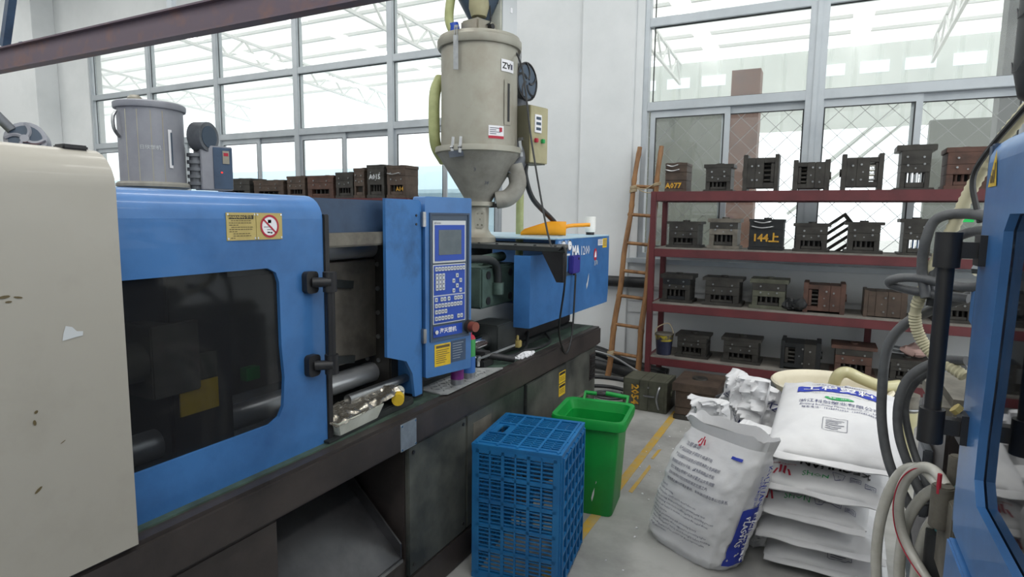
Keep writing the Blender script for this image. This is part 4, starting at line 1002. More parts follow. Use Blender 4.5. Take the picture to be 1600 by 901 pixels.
# bucket on bottom tier
def build_bucket():
    R = thing('paint_bucket', 'dark blue paint bucket with yellow smears on bottom tier left', 'bucket', (-1.275, 5.63, LV[3] + .001))
    B().lathe([(0, 0), (.066, 0), (.078, .13)], n=24).build('body', 'bucket_blue', R)
    B().lathe([(.078, .13), (.083, .19), (.086, .192), (.086, .198), (.078, .198), (.06, .12), (0, .12)], n=24).build('upper_body', 'bucket_smear', R)
    B().lathe([(.087, .186), (.089, .196), (.084, .2)], n=24).build('rim', 'dirty_metal', R)
    B().tube([(-.085, -.01, .17), (-.07, -.03, .24), (-.01, -.02, .285), (.04, .0, .29), (.07, .02, .23), (.085, .0, .18)], .005, n=6).build('bail_handle', 'rope', R)
build_bucket()
def build_rags():
    b = B()
    for i in range(5):
        c = Vector((-.19 + .05 * math.sin(i * 2.1), 5.60 + .03 * math.cos(i * 3), LV[2] + .045 + .02 * (i % 2)))
        b.sphere(c, .045 + .012 * (i % 3), 6, (1, .9, .85))
    for v in b.v: v += Vector((noise.noise(v * 40), noise.noise(v * 40 + Vector((9, 0, 0))), noise.noise(v * 40 + Vector((0, 9, 0))))) * .025
    for v in b.v: v.z = max(v.z, LV[2] + .002)
    tag(b.build('oily_rag_heap', 'black_rubber', ang=.4), 'black oily rag heap between moulds on third tier', 'rags')
    R = thing('cloth_bundle', 'pale pink cloth bundle with dark hook on rack right', 'cloth', (.72, 5.72, LV[3] + .185))
    q = B().sphere((0, 0, .05), .07, 10, (1.6, 1, .7))
    for v in q.v: v += Vector((noise.noise(v * 22), noise.noise(v * 22 + Vector((9, 0, 0))), noise.noise(v * 22 + Vector((0, 9, 0))))) * .03; v.z = max(v.z, .001)
    q.build('cloth', 'cloth_pink', R, ang=.6)
    B().tube([(-.08, 0, .06), (-.16, 0, .07), (-.2, 0, .05), (-.14, 0, .035), (-.08, 0, .035)], .01, n=6).build('hook', 'grey_rubber', R)
build_rags()

# ================================================================== LADDER AND FLOOR HOSES
def build_ladder():
    R = thing('bamboo_ladder', 'bamboo ladder leaning on the wall at left of the rack', 'ladder', (-1.72, 5.72, 0))
    global ORIGIN; ORIGIN = Vector((-1.72, 5.72, 0))
    a0, a1 = Vector((-1.84, 5.70, .0)), Vector((-1.69, 6.03, 2.30)); b0, b1 = Vector((-1.545, 5.70, 0)), Vector((-1.475, 6.03, 2.30))
    for p, q in ((a0, a1), (b0, b1)):
        n = 64
        def rf(t):
            k = (t * 9.3) % 1
            return (.030 - .007 * t) * (1.13 if k < .05 or k > .97 else 1 - .03 * math.sin(k * 3.14))
        pts = [p.lerp(q, i / n) + Vector((.006 * math.sin(i * .31), .0, 0)) for i in range(n + 1)]
        B().tube(pts, .03, n=12, smooth=False, rfn=rf).build('rail', 'bamboo', R)
    for i, z in enumerate((1.905, 1.625, 1.345, 1.07, .822, .538, .256)):
        t = z / 2.3; p, q = a0.lerp(a1, t), b0.lerp(b1, t); d = (q - p).normalized()
        B().tube([p - d * .02 + Vector((0, 0, .012)), q + d * .02 + Vector((0, 0, -.006))], .017, n=10, smooth=False).build('rung', 'bamboo', R)
    for z, rail in ((1.905, 0), (1.87, 0), (.27, 0), (.245, 0), (1.93, 1)):
        t = z / 2.3; p = (a0.lerp(a1, t) if rail == 0 else b0.lerp(b1, t))
        b = B()
        for k in range(3): b.tube([p + Vector((.034 * math.cos(s), .034 * math.sin(s), k * .010 - .01 + .008 * math.cos(s))) for s in [i * .7854 for i in range(8)]], .005, n=5, k=2, closed=True)
        b.build('rope_tie', 'rope', R)
    t = 1.915 / 2.3; p, q = a0.lerp(a1, t), b0.lerp(b1, t)
    B().tube([p, p.lerp(q, .5) + Vector((0, -.03, -.03)), q + Vector((0, -.02, .03))], .005, n=5).build('rope', 'rope', R)
    B().tube([p, p.lerp(q, .5) + Vector((0, -.03, -.06)), q + Vector((.03, -.03, -.07))], .005, n=5).build('rope', 'rope', R)
    ORIGIN = Vector((0, 0, 0))
build_ladder()
def build_floor_hoses():
    G = 'hoses on the floor beside the ladder'
    def hose(pts, r, m, lab): tag(B().tube(pts, r, n=10).build('floor_hose', m), lab, 'hose', G)
    hose([(-2.55, 5.95, .30), (-2.0, 5.97, .20), (-1.75, 5.96, .12), (-1.3, 5.97, .06)], .055, 'black_rubber', 'thick black pipe slanting along the wall behind ladder foot')
    hose([(-2.5, 5.83, .12), (-2.0, 5.85, .10), (-1.7, 5.86, .06), (-1.3, 5.86, .055)], .05, 'black_rubber', 'lower thick black pipe on floor behind ladder foot')
    hose([(-2.2, 5.56, .32), (-1.80, 5.60, .27), (-1.5, 5.58, .15), (-1.3, 5.50, .12)], .010, 'steel', 'thin bright steel rod slanting past the ladder foot')
    cx, cy = -1.62, 5.12
    hose([(cx + (.20 + .01 * i) * math.cos(i * .7), cy + (.17 + .005 * i) * math.sin(i * .7), .02 + .008 * i) for i in range(14)], .018, 'black_rubber', 'coiled black hose on floor beside the 2054 mould')
    hose([(cx + (.13 + .004 * i) * math.cos(i * .7 + 1), cy + (.12 + .004 * i) * math.sin(i * .7 + 1), .015 + .002 * i) for i in range(10)], .012, 'grey_rubber', 'thin grey hose coil inside the black coil')
    hose([(-.63, 4.55, .30), (-.52, 4.5, .37), (-.42, 4.5, .38), (-.33, 4.55, .33), (-.28, 4.6, .0)], .012, 'grey_rubber', 'grey hose loop behind the crumpled white bags')
build_floor_hoses()

# ================================================================== CRATE AND BIN
def build_crate():
    R = thing('plastic_crate', 'blue slatted plastic crate standing on end beside the machine', 'crate', (-1.138, 2.43, 0), math.radians(8))
    w, d, h = .405, .445, .62; x0, x1, y0, y1 = -w / 2, w / 2, -d / 2, d / 2; t = .012
    m = 'crate_blue'
    for x, y in ((x0, y0), (x1 - .028, y0), (x0, y1 - .028), (x1 - .028, y1 - .028)):
        B().box(x, x + .028, y, y + .028, 0, h - .004).build('corner_post', m, R, bevel=.006)
    def face(name, fn, W, H, cols, rows, nsl, sw=.0052):
        b = B()
        def bar(a0, a1, b0, b1, t0, t1):
            b.prism([rectp(a0, a1, b0, b1)], fn, t0, t1)
        ch, rh = (W - .056) / cols, (H - .06) / rows
        for i in range(cols + 1):
            big = i % 2 == 0
            a = .028 + i * ch; bar(a - (.007 if big else .004), a + (.007 if big else .004), .02, H - .02, 0, .014 if big else .010)
        for j in range(rows + 1):
            z = .03 + j * rh; bar(.02, W - .02, z - .008, z + .008, 0, .015)
            if j < rows:
                for k in range(1, nsl + 1):
                    zz = z + rh * k / (nsl + 1); bar(.026, W - .026, zz - sw / 2, zz + sw / 2, .003, .009)
        bar(.001, W - .001, .001, .024, .0012, .012); bar(.001, W - .001, H - .034, H - .002, .0012, .012)
        return b.build(name, m, R, smooth=False)
    face('front_panel', lambda a, b, c: Vector((x0 + a, y0 + .0 + c, b)), w, h, 6, 5, 5)
    face('rear_panel', lambda a, b, c: Vector((x0 + a, y1 - c, b)), w, h, 6, 5, 5)
    face('left_panel', lambda a, b, c: Vector((x0 + c, y0 + a, b)), d, h, 6, 5, 5)
    # right side: bold lattice of the crate floor
    b = B()
    fn = lambda a, bb, c: Vector((x1 - c, y0 + a, bb))
    for i in range(7):
        a = .028 + i * (d - .056) / 6; b.prism([rectp(a - .005, a + .005, .02, h - .02)], fn, -.008, .022)
    for j in range(9):
        z = .03 + j * (h - .06) / 8
        for i in range(6):
            a0, a1 = .028 + i * (d - .056) / 6, .028 + (i + 1) * (d - .056) / 6
            b.prism([[(a0, z - .014), (a1, z - .004), (a1, z + .006), (a0, z - .004)]], fn, -.006, .018)
    for i in range(6):
        for j in range(8):
            if (i + j) % 2: continue
            a0 = .028 + i * (d - .056) / 6; z = .03 + j * (h - .06) / 8
            b.prism([rectp(a0, a0 + (d - .056) / 6, z, z + (h - .06) / 8)], fn, .014, .018)
    b.prism([rectp(.001, d - .001, .001, .026)], fn, .0012, .014); b.prism([rectp(.001, d - .001, h - .03, h - .002)], fn, .0012, .014)
    b.build('right_panel', m, R, smooth=False)
    # top with hand slot
    b = B(); fz = lambda a, bb, c: Vector((x0 + a, y0 + bb, h - c))
    xs = [0.02, .115, .205, .295, w - .02]; ys = [.03, .155, .29, d - .03]
    for a in xs: b.prism([rectp(a - .005, a + .005, .01, d - .01)], fz, -.005, .012)
    for y in ys: b.prism([rectp(.01, w - .01, y - .006, y + .006)], fz, -.0048, .012)
    for i in range(4):
        for j in range(3):
            if i == 0 and j == 1:
                b.prism([rectp(xs[0], xs[1], ys[1], ys[2]), rrect(xs[0] + .03, xs[1] - .03, ys[1] + .02, ys[2] - .02, .01)], fz, .001, .008); continue
            mid = (xs[i] + xs[i + 1]) / 2; b.prism([rectp(mid - .003, mid + .003, ys[j], ys[j + 1])], fz, .001, .009)
            for k in range(1, 6):
                y = ys[j] + (ys[j + 1] - ys[j]) * k / 6; b.prism([rectp(xs[i], xs[i + 1], y - .0035, y + .0035)], fz, .001, .008)
    b.prism([rectp(0, w, 0, d), rectp(.022, w - .022, .032, d - .028)], fz, -.0005, .01)
    b.build('top_panel', m, R, smooth=False)
build_crate()
def build_bin():
    R = thing('waste_bin', 'green plastic waste bin without lid behind the blue crate', 'bin', (-1.075, 3.115, 0), math.radians(7))
    def sec(hx, hy, r, z, n=5, cx=0, cy=0): return [Vector((a + cx, b + cy, z)) for a, b in rrect(-hx, hx, -hy, hy, r, n)]
    out = [sec(.135, .135, .03, 0), sec(.14, .14, .03, .01), sec(.165, .155, .035, .49)]
    B().loft(out + [sec(.158, .148, .033, .49), sec(.13, .13, .03, .012)], True, True).build('body', 'bin_green', R)
    B().loft([sec(.172, .160, .04, .478), sec(.20, .185, .05, .492), sec(.205, .19, .05, .53), sec(.20, .185, .05, .545), sec(.178, .163, .045, .54), sec(.160, .148, .035, .48)], False, False).build('rim', 'bin_green', R)
    for x in (-.06, .07):
        pass
    hb = B().cyl((-.105, .215, .57), (-.035, .215, .57), .012); hb.bar((-.10, .18, .535), (-.10, .215, .572), .012, .02); hb.build('hinge_handle', 'bin_green', R)
    hb = B().cyl((.02, .225, .575), (.155, .22, .565), .013); hb.bar((.15, .18, .535), (.15, .218, .566), .012, .02); hb.build('hinge_handle', 'bin_green', R)
    fm = flat_map((0, -.1475, 0), (1, 0, 0), (0, .03, 1), .007)
    decal(decal(B(), [(.030, .10), (.036, .13), (.046, .16), (.044, .12), (.034, .08)], fm), [(.05, .18), (.053, .20), (.056, .19)], fm).build('scuff', 'key_cap', R, smooth=False)['kind'] = 'stuff'
build_bin()
def build_scatter():
    b = B()
    for i in range(170):
        x, y = random.uniform(-1.0, .2), random.uniform(2.2, 4.7)
        if -.75 < x and 2.6 < y < 3.9: continue
        if x < -.86 and y < 3.4: continue
        r = random.uniform(.0025, .006)
        b.box(-r, r, -r * .7, r * .7, 0, r, Matrix.Translation((x, y, .0012)) @ Matrix.Rotation(random.uniform(0, 3), 4, 'Z'))
    tag(b.build('floor_pellets', 'ink_white', smooth=False), 'loose white plastic pellets scattered over the grey floor', 'pellets', kind='stuff')
build_scatter()

# ================================================================== BAGS
def wrinkle(x, y, seed, amp):
    v = Vector((x * 9 + seed * 3.1, y * 9, seed))
    r = 1 - abs(noise.noise(v)) * 2
    r2 = 1 - abs(noise.noise(v * 2.2 + Vector((3, 7, 1)))) * 2
    return amp * (noise.noise(v * .6) * .9 + (r * r - .4) * .9 + (r2 * r2 - .4) * .45 + noise.noise(v * 4.5) * .15)
class Pillow:
    """filled bag: closed surface with a top and a bottom sheet and sewn flat ends"""
    def __init__(s, w, l, h, seed, amp=.008, pw=2.8, mid=.45, irregular=0, q=.55):
        s.w, s.l, s.h, s.seed, s.amp, s.pw, s.mid, s.irr, s.q = w, l, h, seed, amp, pw, mid, irregular, q
    def env(s, x, y):
        u, v = min(1, abs(2 * x / s.w)), min(1, abs(2 * y / s.l))
        return ((1 - u ** s.pw) * (1 - v ** s.pw)) ** s.q
    def top(s, x, y, lift=0):
        e = s.env(x, y); v = min(1, abs(2 * y / s.l)); u = min(1, abs(2 * x / s.w))
        return Vector((x, y, s.mid * s.h + (1 - s.mid) * s.h * e + wrinkle(x, y, s.seed, s.amp) * (.40 + 1.4 * max(u, v) ** 3) * (e ** .4) + lift))
    def bot(s, x, y):
        e = s.env(x, y)
        return Vector((x, y, s.mid * s.h - s.mid * s.h * min(1, e * 1.45) ** .8 + (wrinkle(x, y, s.seed + 9, s.amp) * .5 * (1 - e) * e ** .4 if e < .65 else 0)))
    def xy(s, i, j, n, m):
        f = lambda t: math.sin((t - .5) * math.pi) * .5 * .35 + (t - .5) * .65
        x, y = f(i / n) * s.w, f(j / m) * s.l
        if s.irr: x += s.irr * noise.noise(Vector((x * 5, y * 5, s.seed))); y += s.irr * noise.noise(Vector((x * 5, y * 5, s.seed + 4)))
        return x, y
    def mesh(s, M0=None, n=28, m=40):
        b = B(); M0 = M0 or Matrix.Identity(4)
        def g(fn):
            return lambda u, v: M0 @ fn(*[a for a in s.lim(u, v)])
        s.lim = lambda u, v: ((math.sin((u - .5) * math.pi) * .175 + (u - .5) * .65) * s.w, (math.sin((v - .5) * math.pi) * .175 + (v - .5) * .65) * s.l)
        def out(fn):
            def k(u, v):
                x, y = s.lim(u, v); p = fn(x, y)
                if s.irr:
                    p = p + Vector((noise.noise(Vector((x * 6, y * 6, s.seed))), noise.noise(Vector((x * 6, y * 6, s.seed + 4))), 0)) * s.irr
                return M0 @ p
            return k
        b.grid(n, m, out(s.top)); b.grid(n, m, out(s.bot)); return b
    def flange(s, sg, M0=None, dep=.035):
        M0 = M0 or Matrix.Identity(4); b = B()
        def fn(off):
            def k(u, v):
                x = (u - .5) * s.w * .985; y = sg * (s.l / 2 - .006 + dep * v)
                z = s.mid * s.h + .010 * noise.noise(Vector((x * 8, s.seed, v))) * (.3 + v) - .012 * v + off
                return M0 @ Vector((x, y, z))
            return k
        b.grid(24, 2, fn(0)); b.grid(24, 2, fn(.003)); return b
def stack_bag(label, loc, rz, w, l, h, seed, amp=.008, prints=None, ends=(-1, 1), dep=.035, tilt=0):
    R = thing('plastic_sack', label, 'bag', loc, rz, 'stacked white sacks of plastic granules')
    R.rotation_euler[0] = tilt
    P = Pillow(w, l, h, seed, amp)
    P.mesh().build('sack_body', 'bag_white', R, ang=1.2)
    for sg in ends: P.flange(sg, dep=dep).build('sewn_end', 'bag_white', R, ang=1.2)
    if prints: prints(R, P)
    return R
def print_top(R, P):
    f = lambda a, b: P.top(a * 1.04, b * 1.25 - .075, .003); f2 = lambda a, b: P.top(a * 1.04, b * 1.25 - .075, .0045)
    b = B()     # arched blue banner
    b.grid(40, 5, lambda u, v: f(-.175 + .36 * u, .17 + .062 * v + .028 * math.sin(math.pi * u) - .006 + (-.02 + .02 * 0) * 0))
    b.build('blue_banner', 'ink_blue', R)
    t = B()
    for i, ch in enumerate('工程塑料'):
        u = .17 + .22 * i; text(t, ch, .058, f2, -.175 + .36 * u, .198 + .028 * math.sin(math.pi * u), bold=.02, sx=1.25)
    t.build('banner_text', 'ink_white', R)
    text(B(), '科创 KECHUAN 新材料科技', .020, f, .005, .272, sx=1.0, bold=.01).build('heading_text', 'ink_darkblue', R)
    text(B(), '高性能改性塑料生产基地 · HIGH PERFORMANCE MODIFIED PLASTICS', .0095, f, .0, .165).build('banner_caption', 'ink_grey', R)
    ov = B(); ov.grid(14, 4, lambda u, v: f(.01 + .062 * math.sin((u - .5) * math.pi), .120 + (v - .5) * .03 * math.cos((u - .5) * math.pi * .98))); ov.build('green_oval', 'ink_green', R)
    text(B(), '净重：25KG', .017, f2, .01, .12).build('oval_text', 'ink_white', R)
    text(B(), '浙江科创塑业有限公司', .034, f, .01, .072, sx=1.0).build('company_text', 'ink_darkblue', R)
    text(B(), 'Zhejiang Kechuang Plastic Industry Co., Ltd.', .0185, f, .01, .043).build('company_text_english', 'ink_darkblue', R)
    text(B(), '联系电话：15988762526  13806854855', .0185, f, .01, .018).build('phone_text', 'ink_darkblue', R)
    spec_box(R, P, .0, -.20, .10, .10)
    text(B(), '品', .014, f, .20, .23).build('corner_mark', 'ink_grey', R)
def spec_box(R, P, cx, cy, w=.095, h=.095):
    f = lambda a, b: P.top(a, b, .003); b = B()
    for x in (cx - w / 2, cx + w / 2): dgrid(b, x - .0012, x + .0012, cy - h / 2, cy + h / 2, f, 1, 8)
    for y in (cy - h / 2, cy + h / 2): dgrid(b, cx - w / 2, cx + w / 2, y - .0012, y + .0012, f, 8, 1)
    for i in range(6): dgrid(b, cx - w * .38, cx + w * (.38 - .12 * (i % 3)), cy + h * .28 - i * .013, cy + h * .28 - i * .013 + .004, f, 6, 1)
    b.build('specification_box', 'ink_grey', R)['kind'] = 'stuff'
def print_end(R, P):
    y0 = -P.l / 2 + .075
    f = lambda a, b: P.top(a, b, .003)
    b = B()
    for sgn in (-1, 1):
        b.grid(3, 4, lambda u, v: f(-.155 + sgn * (.004 + .010 * u), y0 - .03 + .05 * v))
        b.grid(3, 4, lambda u, v: f(-.155 + sgn * (.018 + .009 * u + .012 * (1 - v)), y0 - .03 + .034 * v))
    b.build('red_logo', 'ink_red', R)
    text(B(), '科创塑业有限公司', .013, f, -.155, y0 + .038).build('red_caption', 'ink_red', R)
    text(B(), 'SHON', .036, f, -.02, y0 - .005, sx=1.1).build('green_mark', 'ink_green', R)
    g = B()
    def seg(p, q): g.grid(4, 1, lambda u, v: f(p[0] + (q[0] - p[0]) * u + (.0016 * v if abs(q[1] - p[1]) > abs(q[0] - p[0]) else 0), p[1] + (q[1] - p[1]) * u + (.0025 * v if abs(q[1] - p[1]) <= abs(q[0] - p[0]) else 0)))
    for pts in ([(.045, .025), (.095, .025), (.083, -.02), (.057, -.02)], [(.115, .018), (.155, .018), (.155, -.012), (.115, -.012)], [(.172, .010), (.212, .010), (.212, -.018), (.172, -.018)]):
        for i in range(4): seg((pts[i][0], pts[i][1] + y0), (pts[(i + 1) % 4][0], pts[(i + 1) % 4][1] + y0))
    text(text(text(g, ':', .03, f, .07, y0, bold=.02), '回回', .016, f, .135, y0 + .003), '回回', .016, f, .192, y0 - .004)
    g.build('handling_symbols', 'ink_darkblue', R)['kind'] = 'stuff'
def print_dark(R, P):
    print_end(R, P)
    f = lambda a, b: P.top(a, b, .003)
    text(B(), 'KECHUAN', .06, f, .05, -P.l / 2 + .145, bold=.03, rot=math.pi).build('brand_text', 'ink_black', R)
def build_stack():
    zs = [.0, .128, .262, .402, .556]
    stack_bag('lowest white sack of the stack on the floor by clear hoses', (.10, 3.29, zs[0] + .001), -.02, .50, .78, .128, 1, .010, lambda R, P: spec_box(R, P, .06, -.30))
    stack_bag('second sack from the floor in the white sack stack, unprinted front', (.075, 3.28, zs[1]), -.03, .52, .80, .128, 2, .012, tilt=.03)
    stack_bag('creased middle sack of the white stack with red mark, folded end', (.02, 3.27, zs[2]), -.10, .52, .80, .126, 3, .016, print_end, tilt=.06)
    stack_bag('second sack from top with red logo and green letters', (.08, 3.26, zs[3]), -.08, .52, .80, .130, 4, .012, print_dark, tilt=.10)
    stack_bag('topmost white sack with blue banner and company print', (.105, 3.27, zs[4] + .004), -.035, .53, .80, .155, 5, .010, print_top, tilt=.15)
build_stack()

def build_standing_bag():
    R = thing('plastic_sack', 'white printed sack standing open on the floor beside the stack', 'bag', (-.475, 2.91, 0), math.radians(-30))
    W0, D0, Hh, N_ = .232, .128, .61, 3.2
    def dims(z):
        t = z / Hh
        W = W0 * (1 - .10 * t ** 2 + .04 * math.sin(t * 3.1)); D = D0 * (1 + .15 * math.sin(t * 3.14)) * (1 - .55 * max(0, t - .7) ** 1.2 / .3 ** 1.2 * .9)
        if t < .06: W *= .93 + t; D *= .86 + t * 2
        return W, max(D, .02), .16 * t ** 1.2 + 0, .02 * t
    def pt(a, z):
        W, D, sx, sy = dims(z); c, s = math.cos(a), math.sin(a)
        x = W * math.copysign(abs(c) ** (2 / N_), c); y = D * math.copysign(abs(s) ** (2 / N_), s)
        k = 1 + 1.0 * wrinkle(x * 1.2 + y * 2.2, z * 1.2, 11, .05)
        return Vector((x * k + sx, y * k + sy, z))
    b = B(); n, m = 64, 44
    secs = [[pt(2 * math.pi * i / n, Hh * j / m) for i in range(n)] for j in range(m + 1)]
    b.loft(secs, True, False); b.build('sack_body', 'bag_white', R, ang=1.2)
    # rolled-out mouth
    mo = B()
    def mouth(u, v):
        a = 2 * math.pi * u; p = pt(a, Hh); c = Vector((.16, .02, 0)); d = (p - c); d.z = 0
        return p + d * (.10 * v) + Vector((0, 0, .05 * v + .035 * noise.noise(Vector((math.cos(a) * 2, math.sin(a) * 2, 3))) * v)) 
    mo.grid(64, 4, mouth); mo.build('sack_mouth', 'bag_white', R, ang=1.2)
    def front(a, z, lift=.004):
        W, D, sx, sy = dims(z); a = max(-W * .98, min(W * .98, a)); y = -D * (1 - abs(a / W) ** N_) ** (1 / N_)
        k = 1 + 1.0 * wrinkle(a * 1.2 + y * 2.2, z * 1.2, 11, .05); p = Vector((a * k + sx, y * k + sy, z))
        return p + Vector((0, -lift - .002, 0))
    def side(y, z, lift=.004):
        W, D, sx, sy = dims(z); y = max(-D * .95, min(D * .95, y)); x = W * (1 - abs(y / D) ** N_) ** (1 / N_)
        k = 1 + 1.0 * wrinkle(x * 1.2 + y * 2.2, z * 1.2, 11, .05); return Vector((x * k + sx + lift + .003, y * k + sy, z))
    t = B(); text(t, '注意事项', .021, front, -.15, .545, align='LEFT')
    for i, l in enumerate(('本产品应存放于阴凉干燥通风处', '产品运输时应避免日晒雨淋防止包装破损', '使用前请充分干燥，以免影响制品性能', '加工温度应根据产品牌号要求设定及调整', '回料使用比例应控制在规定范围之内', '请按照说明书的要求使用，如有疑问请与本公司联系')):
        text(t, l, .0175, front, -.175 + .004 * i, .515 - i * .030, align='LEFT', sx=.84)
    t.build('chinese_print', 'ink_print', R)['kind'] = 'stuff'
    t = B()
    for i, l in enumerate(('(Caution)', 'Used for processing', '(Thermoplastic resin) must be dried before use', 'Please seal bag and proper handling to prevent being open', 'The remaining resin may be solidified during the moulding process', 'Please use air heated to moisture or remove the sealed above', '(Warning) Injection', 'High strength precision parts with processing factory', 'Melt strength is suitable when it supposed to processing higher', 'Advance "Filled-Plastics" must be dried thoroughly before moulding', 'Color and appearance please contact our about representative', 'Weighted by humans')):
        text(t, l, .0162, front, -.195 + .001 * i, .325 - i * .0205, align='LEFT', sx=.80)
    t.build('english_print', 'ink_print', R)['kind'] = 'stuff'
    bb = B(); bb.grid(4, 12, lambda u, v: side(-.08 + .11 * u, .04 + .30 * v, .003)); bb.build('side_banner', 'ink_blue', R)
    fs = lambda a, z: side(a, z, .010)
    text(text(B(), 'ENGINEERING', .040, fs, .0, .19, bold=.02, rot=-1.5708, sx=1.0), 'PLASTICS', .040, fs, -.048, .225, bold=.02, rot=-1.5708, sx=1.0).build('side_banner_text', 'ink_white', R)
    text(text(B(), 'KECHUANG', .042, fs, .01, .43, rot=-1.5708), '科创塑业有限公司', .02, fs, -.03, .42, rot=-1.5708).build('side_text', 'ink_blue', R)
    fm = lambda a, z: front(a, z, .03)
    text(B(), '小', .045, fm, -.06, .583, bold=.05).build('red_mark', 'ink_red', R)
    bb = B(); bb.grid(6, 2, lambda u, v: front(.10 + .05 * u, .555 + .012 * v, .006)); bb.build('blue_mark', 'ink_blue', R)
build_standing_bag()
def crumpled(label, loc, rz, tilt, w, l, h, seed, txt=None, blue=0, lean=0):
    R = thing('empty_sack', label, 'bag', loc, rz, 'crumpled empty white sacks')
    P = Pillow(w, l, h, seed, .075, 3.5, .5, .05, q=.45)
    M0 = Matrix.Translation((0, 0, l / 2 * math.cos(tilt))) @ Matrix.Rotation(lean, 4, 'Y') @ Matrix.Rotation(math.pi / 2 - tilt, 4, 'X') @ Matrix.Translation((0, 0, -h / 2))
    b = P.mesh(M0, 36, 48)
    for v in b.v:
        q = v * 8 + Vector((seed, 0, 0)); k = 1 - 2 * abs(noise.noise(q)); k2 = 1 - 2 * abs(noise.noise(q * 2.1 + Vector((0, 5, 0))))
        v += Vector((.35, -1, .3)) * (.022 * (k * k - .4) + .007 * (k2 * k2 - .4))
    for v in b.v: v.z = max(v.z, .003)
    b.build('sack_sheet', 'bag_white', R, ang=.75)
    def f(a, c, lift=.006):
        p = P.top(a, c, lift); p = p + Vector((noise.noise(Vector((a * 6, c * 6, seed))), noise.noise(Vector((a * 6, c * 6, seed + 4))), 0)) * P.irr
        v = M0 @ p; q = v * 8 + Vector((seed, 0, 0)); k = 1 - 2 * abs(noise.noise(q)); k2 = 1 - 2 * abs(noise.noise(q * 2.1 + Vector((0, 5, 0))))
        return v + Vector((.35, -1, .3)) * (.022 * (k * k - .4) + .007 * (k2 * k2 - .4))
    if txt: text(B(), txt[0], txt[1], f, txt[2], txt[3], rot=txt[4]).build('brand_text', 'ink_darkblue', R)
    if blue: 
        g = B(); g.grid(8, 4, lambda u, v: f(blue[0] + .09 * u, blue[1] + .06 * v)); g.build('blue_patch', 'ink_blue', R)
    return R
crumpled('crumpled empty sack standing highest behind the open printed sack', (-.37, 3.42, 0), -.45, .10, .26, .76, .14, 21, ('KECHUAN', .055, -.02, .20, -.9), (-.02, .0), lean=.10)
crumpled('crumpled empty sack leaning between the open sack and the stack', (-.22, 3.10, 0), -.3, -.05, .2, .62, .13, 25, ('KECHUAN', .05, -.02, .17, -1.0), (.0, .05), lean=.0)
crumpled('crumpled empty sack against the rim of the cream tub', (-.22, 3.62, 0), -.2, .05, .26, .66, .12, 33, ('KE×', .05, .02, .24, -.9), 0, lean=.12)
crumpled('flattened blank sack folded over the mouth of open sack', (-.49, 3.20, 0), -.35, .02, .22, .68, .09, 41, None, 0, lean=.05)

def build_tub():
    R = thing('plastic_tub', 'round cream plastic tub behind the stacked white sacks', 'tub', (.09, 4.09, 0))
    B().lathe([(0, 0), (.25, 0), (.26, .02), (.30, .57), (.325, .59), (.335, .61), (.325, .62), (.305, .61), (.29, .58), (.25, .05), (0, .05)], n=48).build('shell', 'tub_cream', R)
    h = B().tube([(.0, .05, .30), (.01, .02, .52), (.03, -.02, .66), (.08, -.02, .70), (.16, -.02, .67), (.27, .0, .635), (.36, .05, .64)], .034, n=12).build('feed_hose', 'yellow_hose'); h.location = (.09, 4.09, 0)
    tag(h, 'thick translucent yellow hose dipping into the cream tub', 'hose')
    c = thing('filter_canister', 'small cream canister with clamp rings beside the cream tub', 'canister', (.50, 4.2, 0))
    B().lathe([(0, 0), (.05, 0), (.05, .38), (.062, .40), (.062, .48)], n=20).build('body', 'yellow_hose', c); B().lathe([(.062, .48), (.062, .56), (.066, .56), (.066, .58), (.05, .585), (0, .585)], n=20).build('lid', 'dirty_metal', c)
    B().tube([(.07 * math.cos(i * .6283), .07 * math.sin(i * .6283), .50) for i in range(10)], .006, n=5, closed=True).build('clamp_ring', 'steel', c)
build_tub()

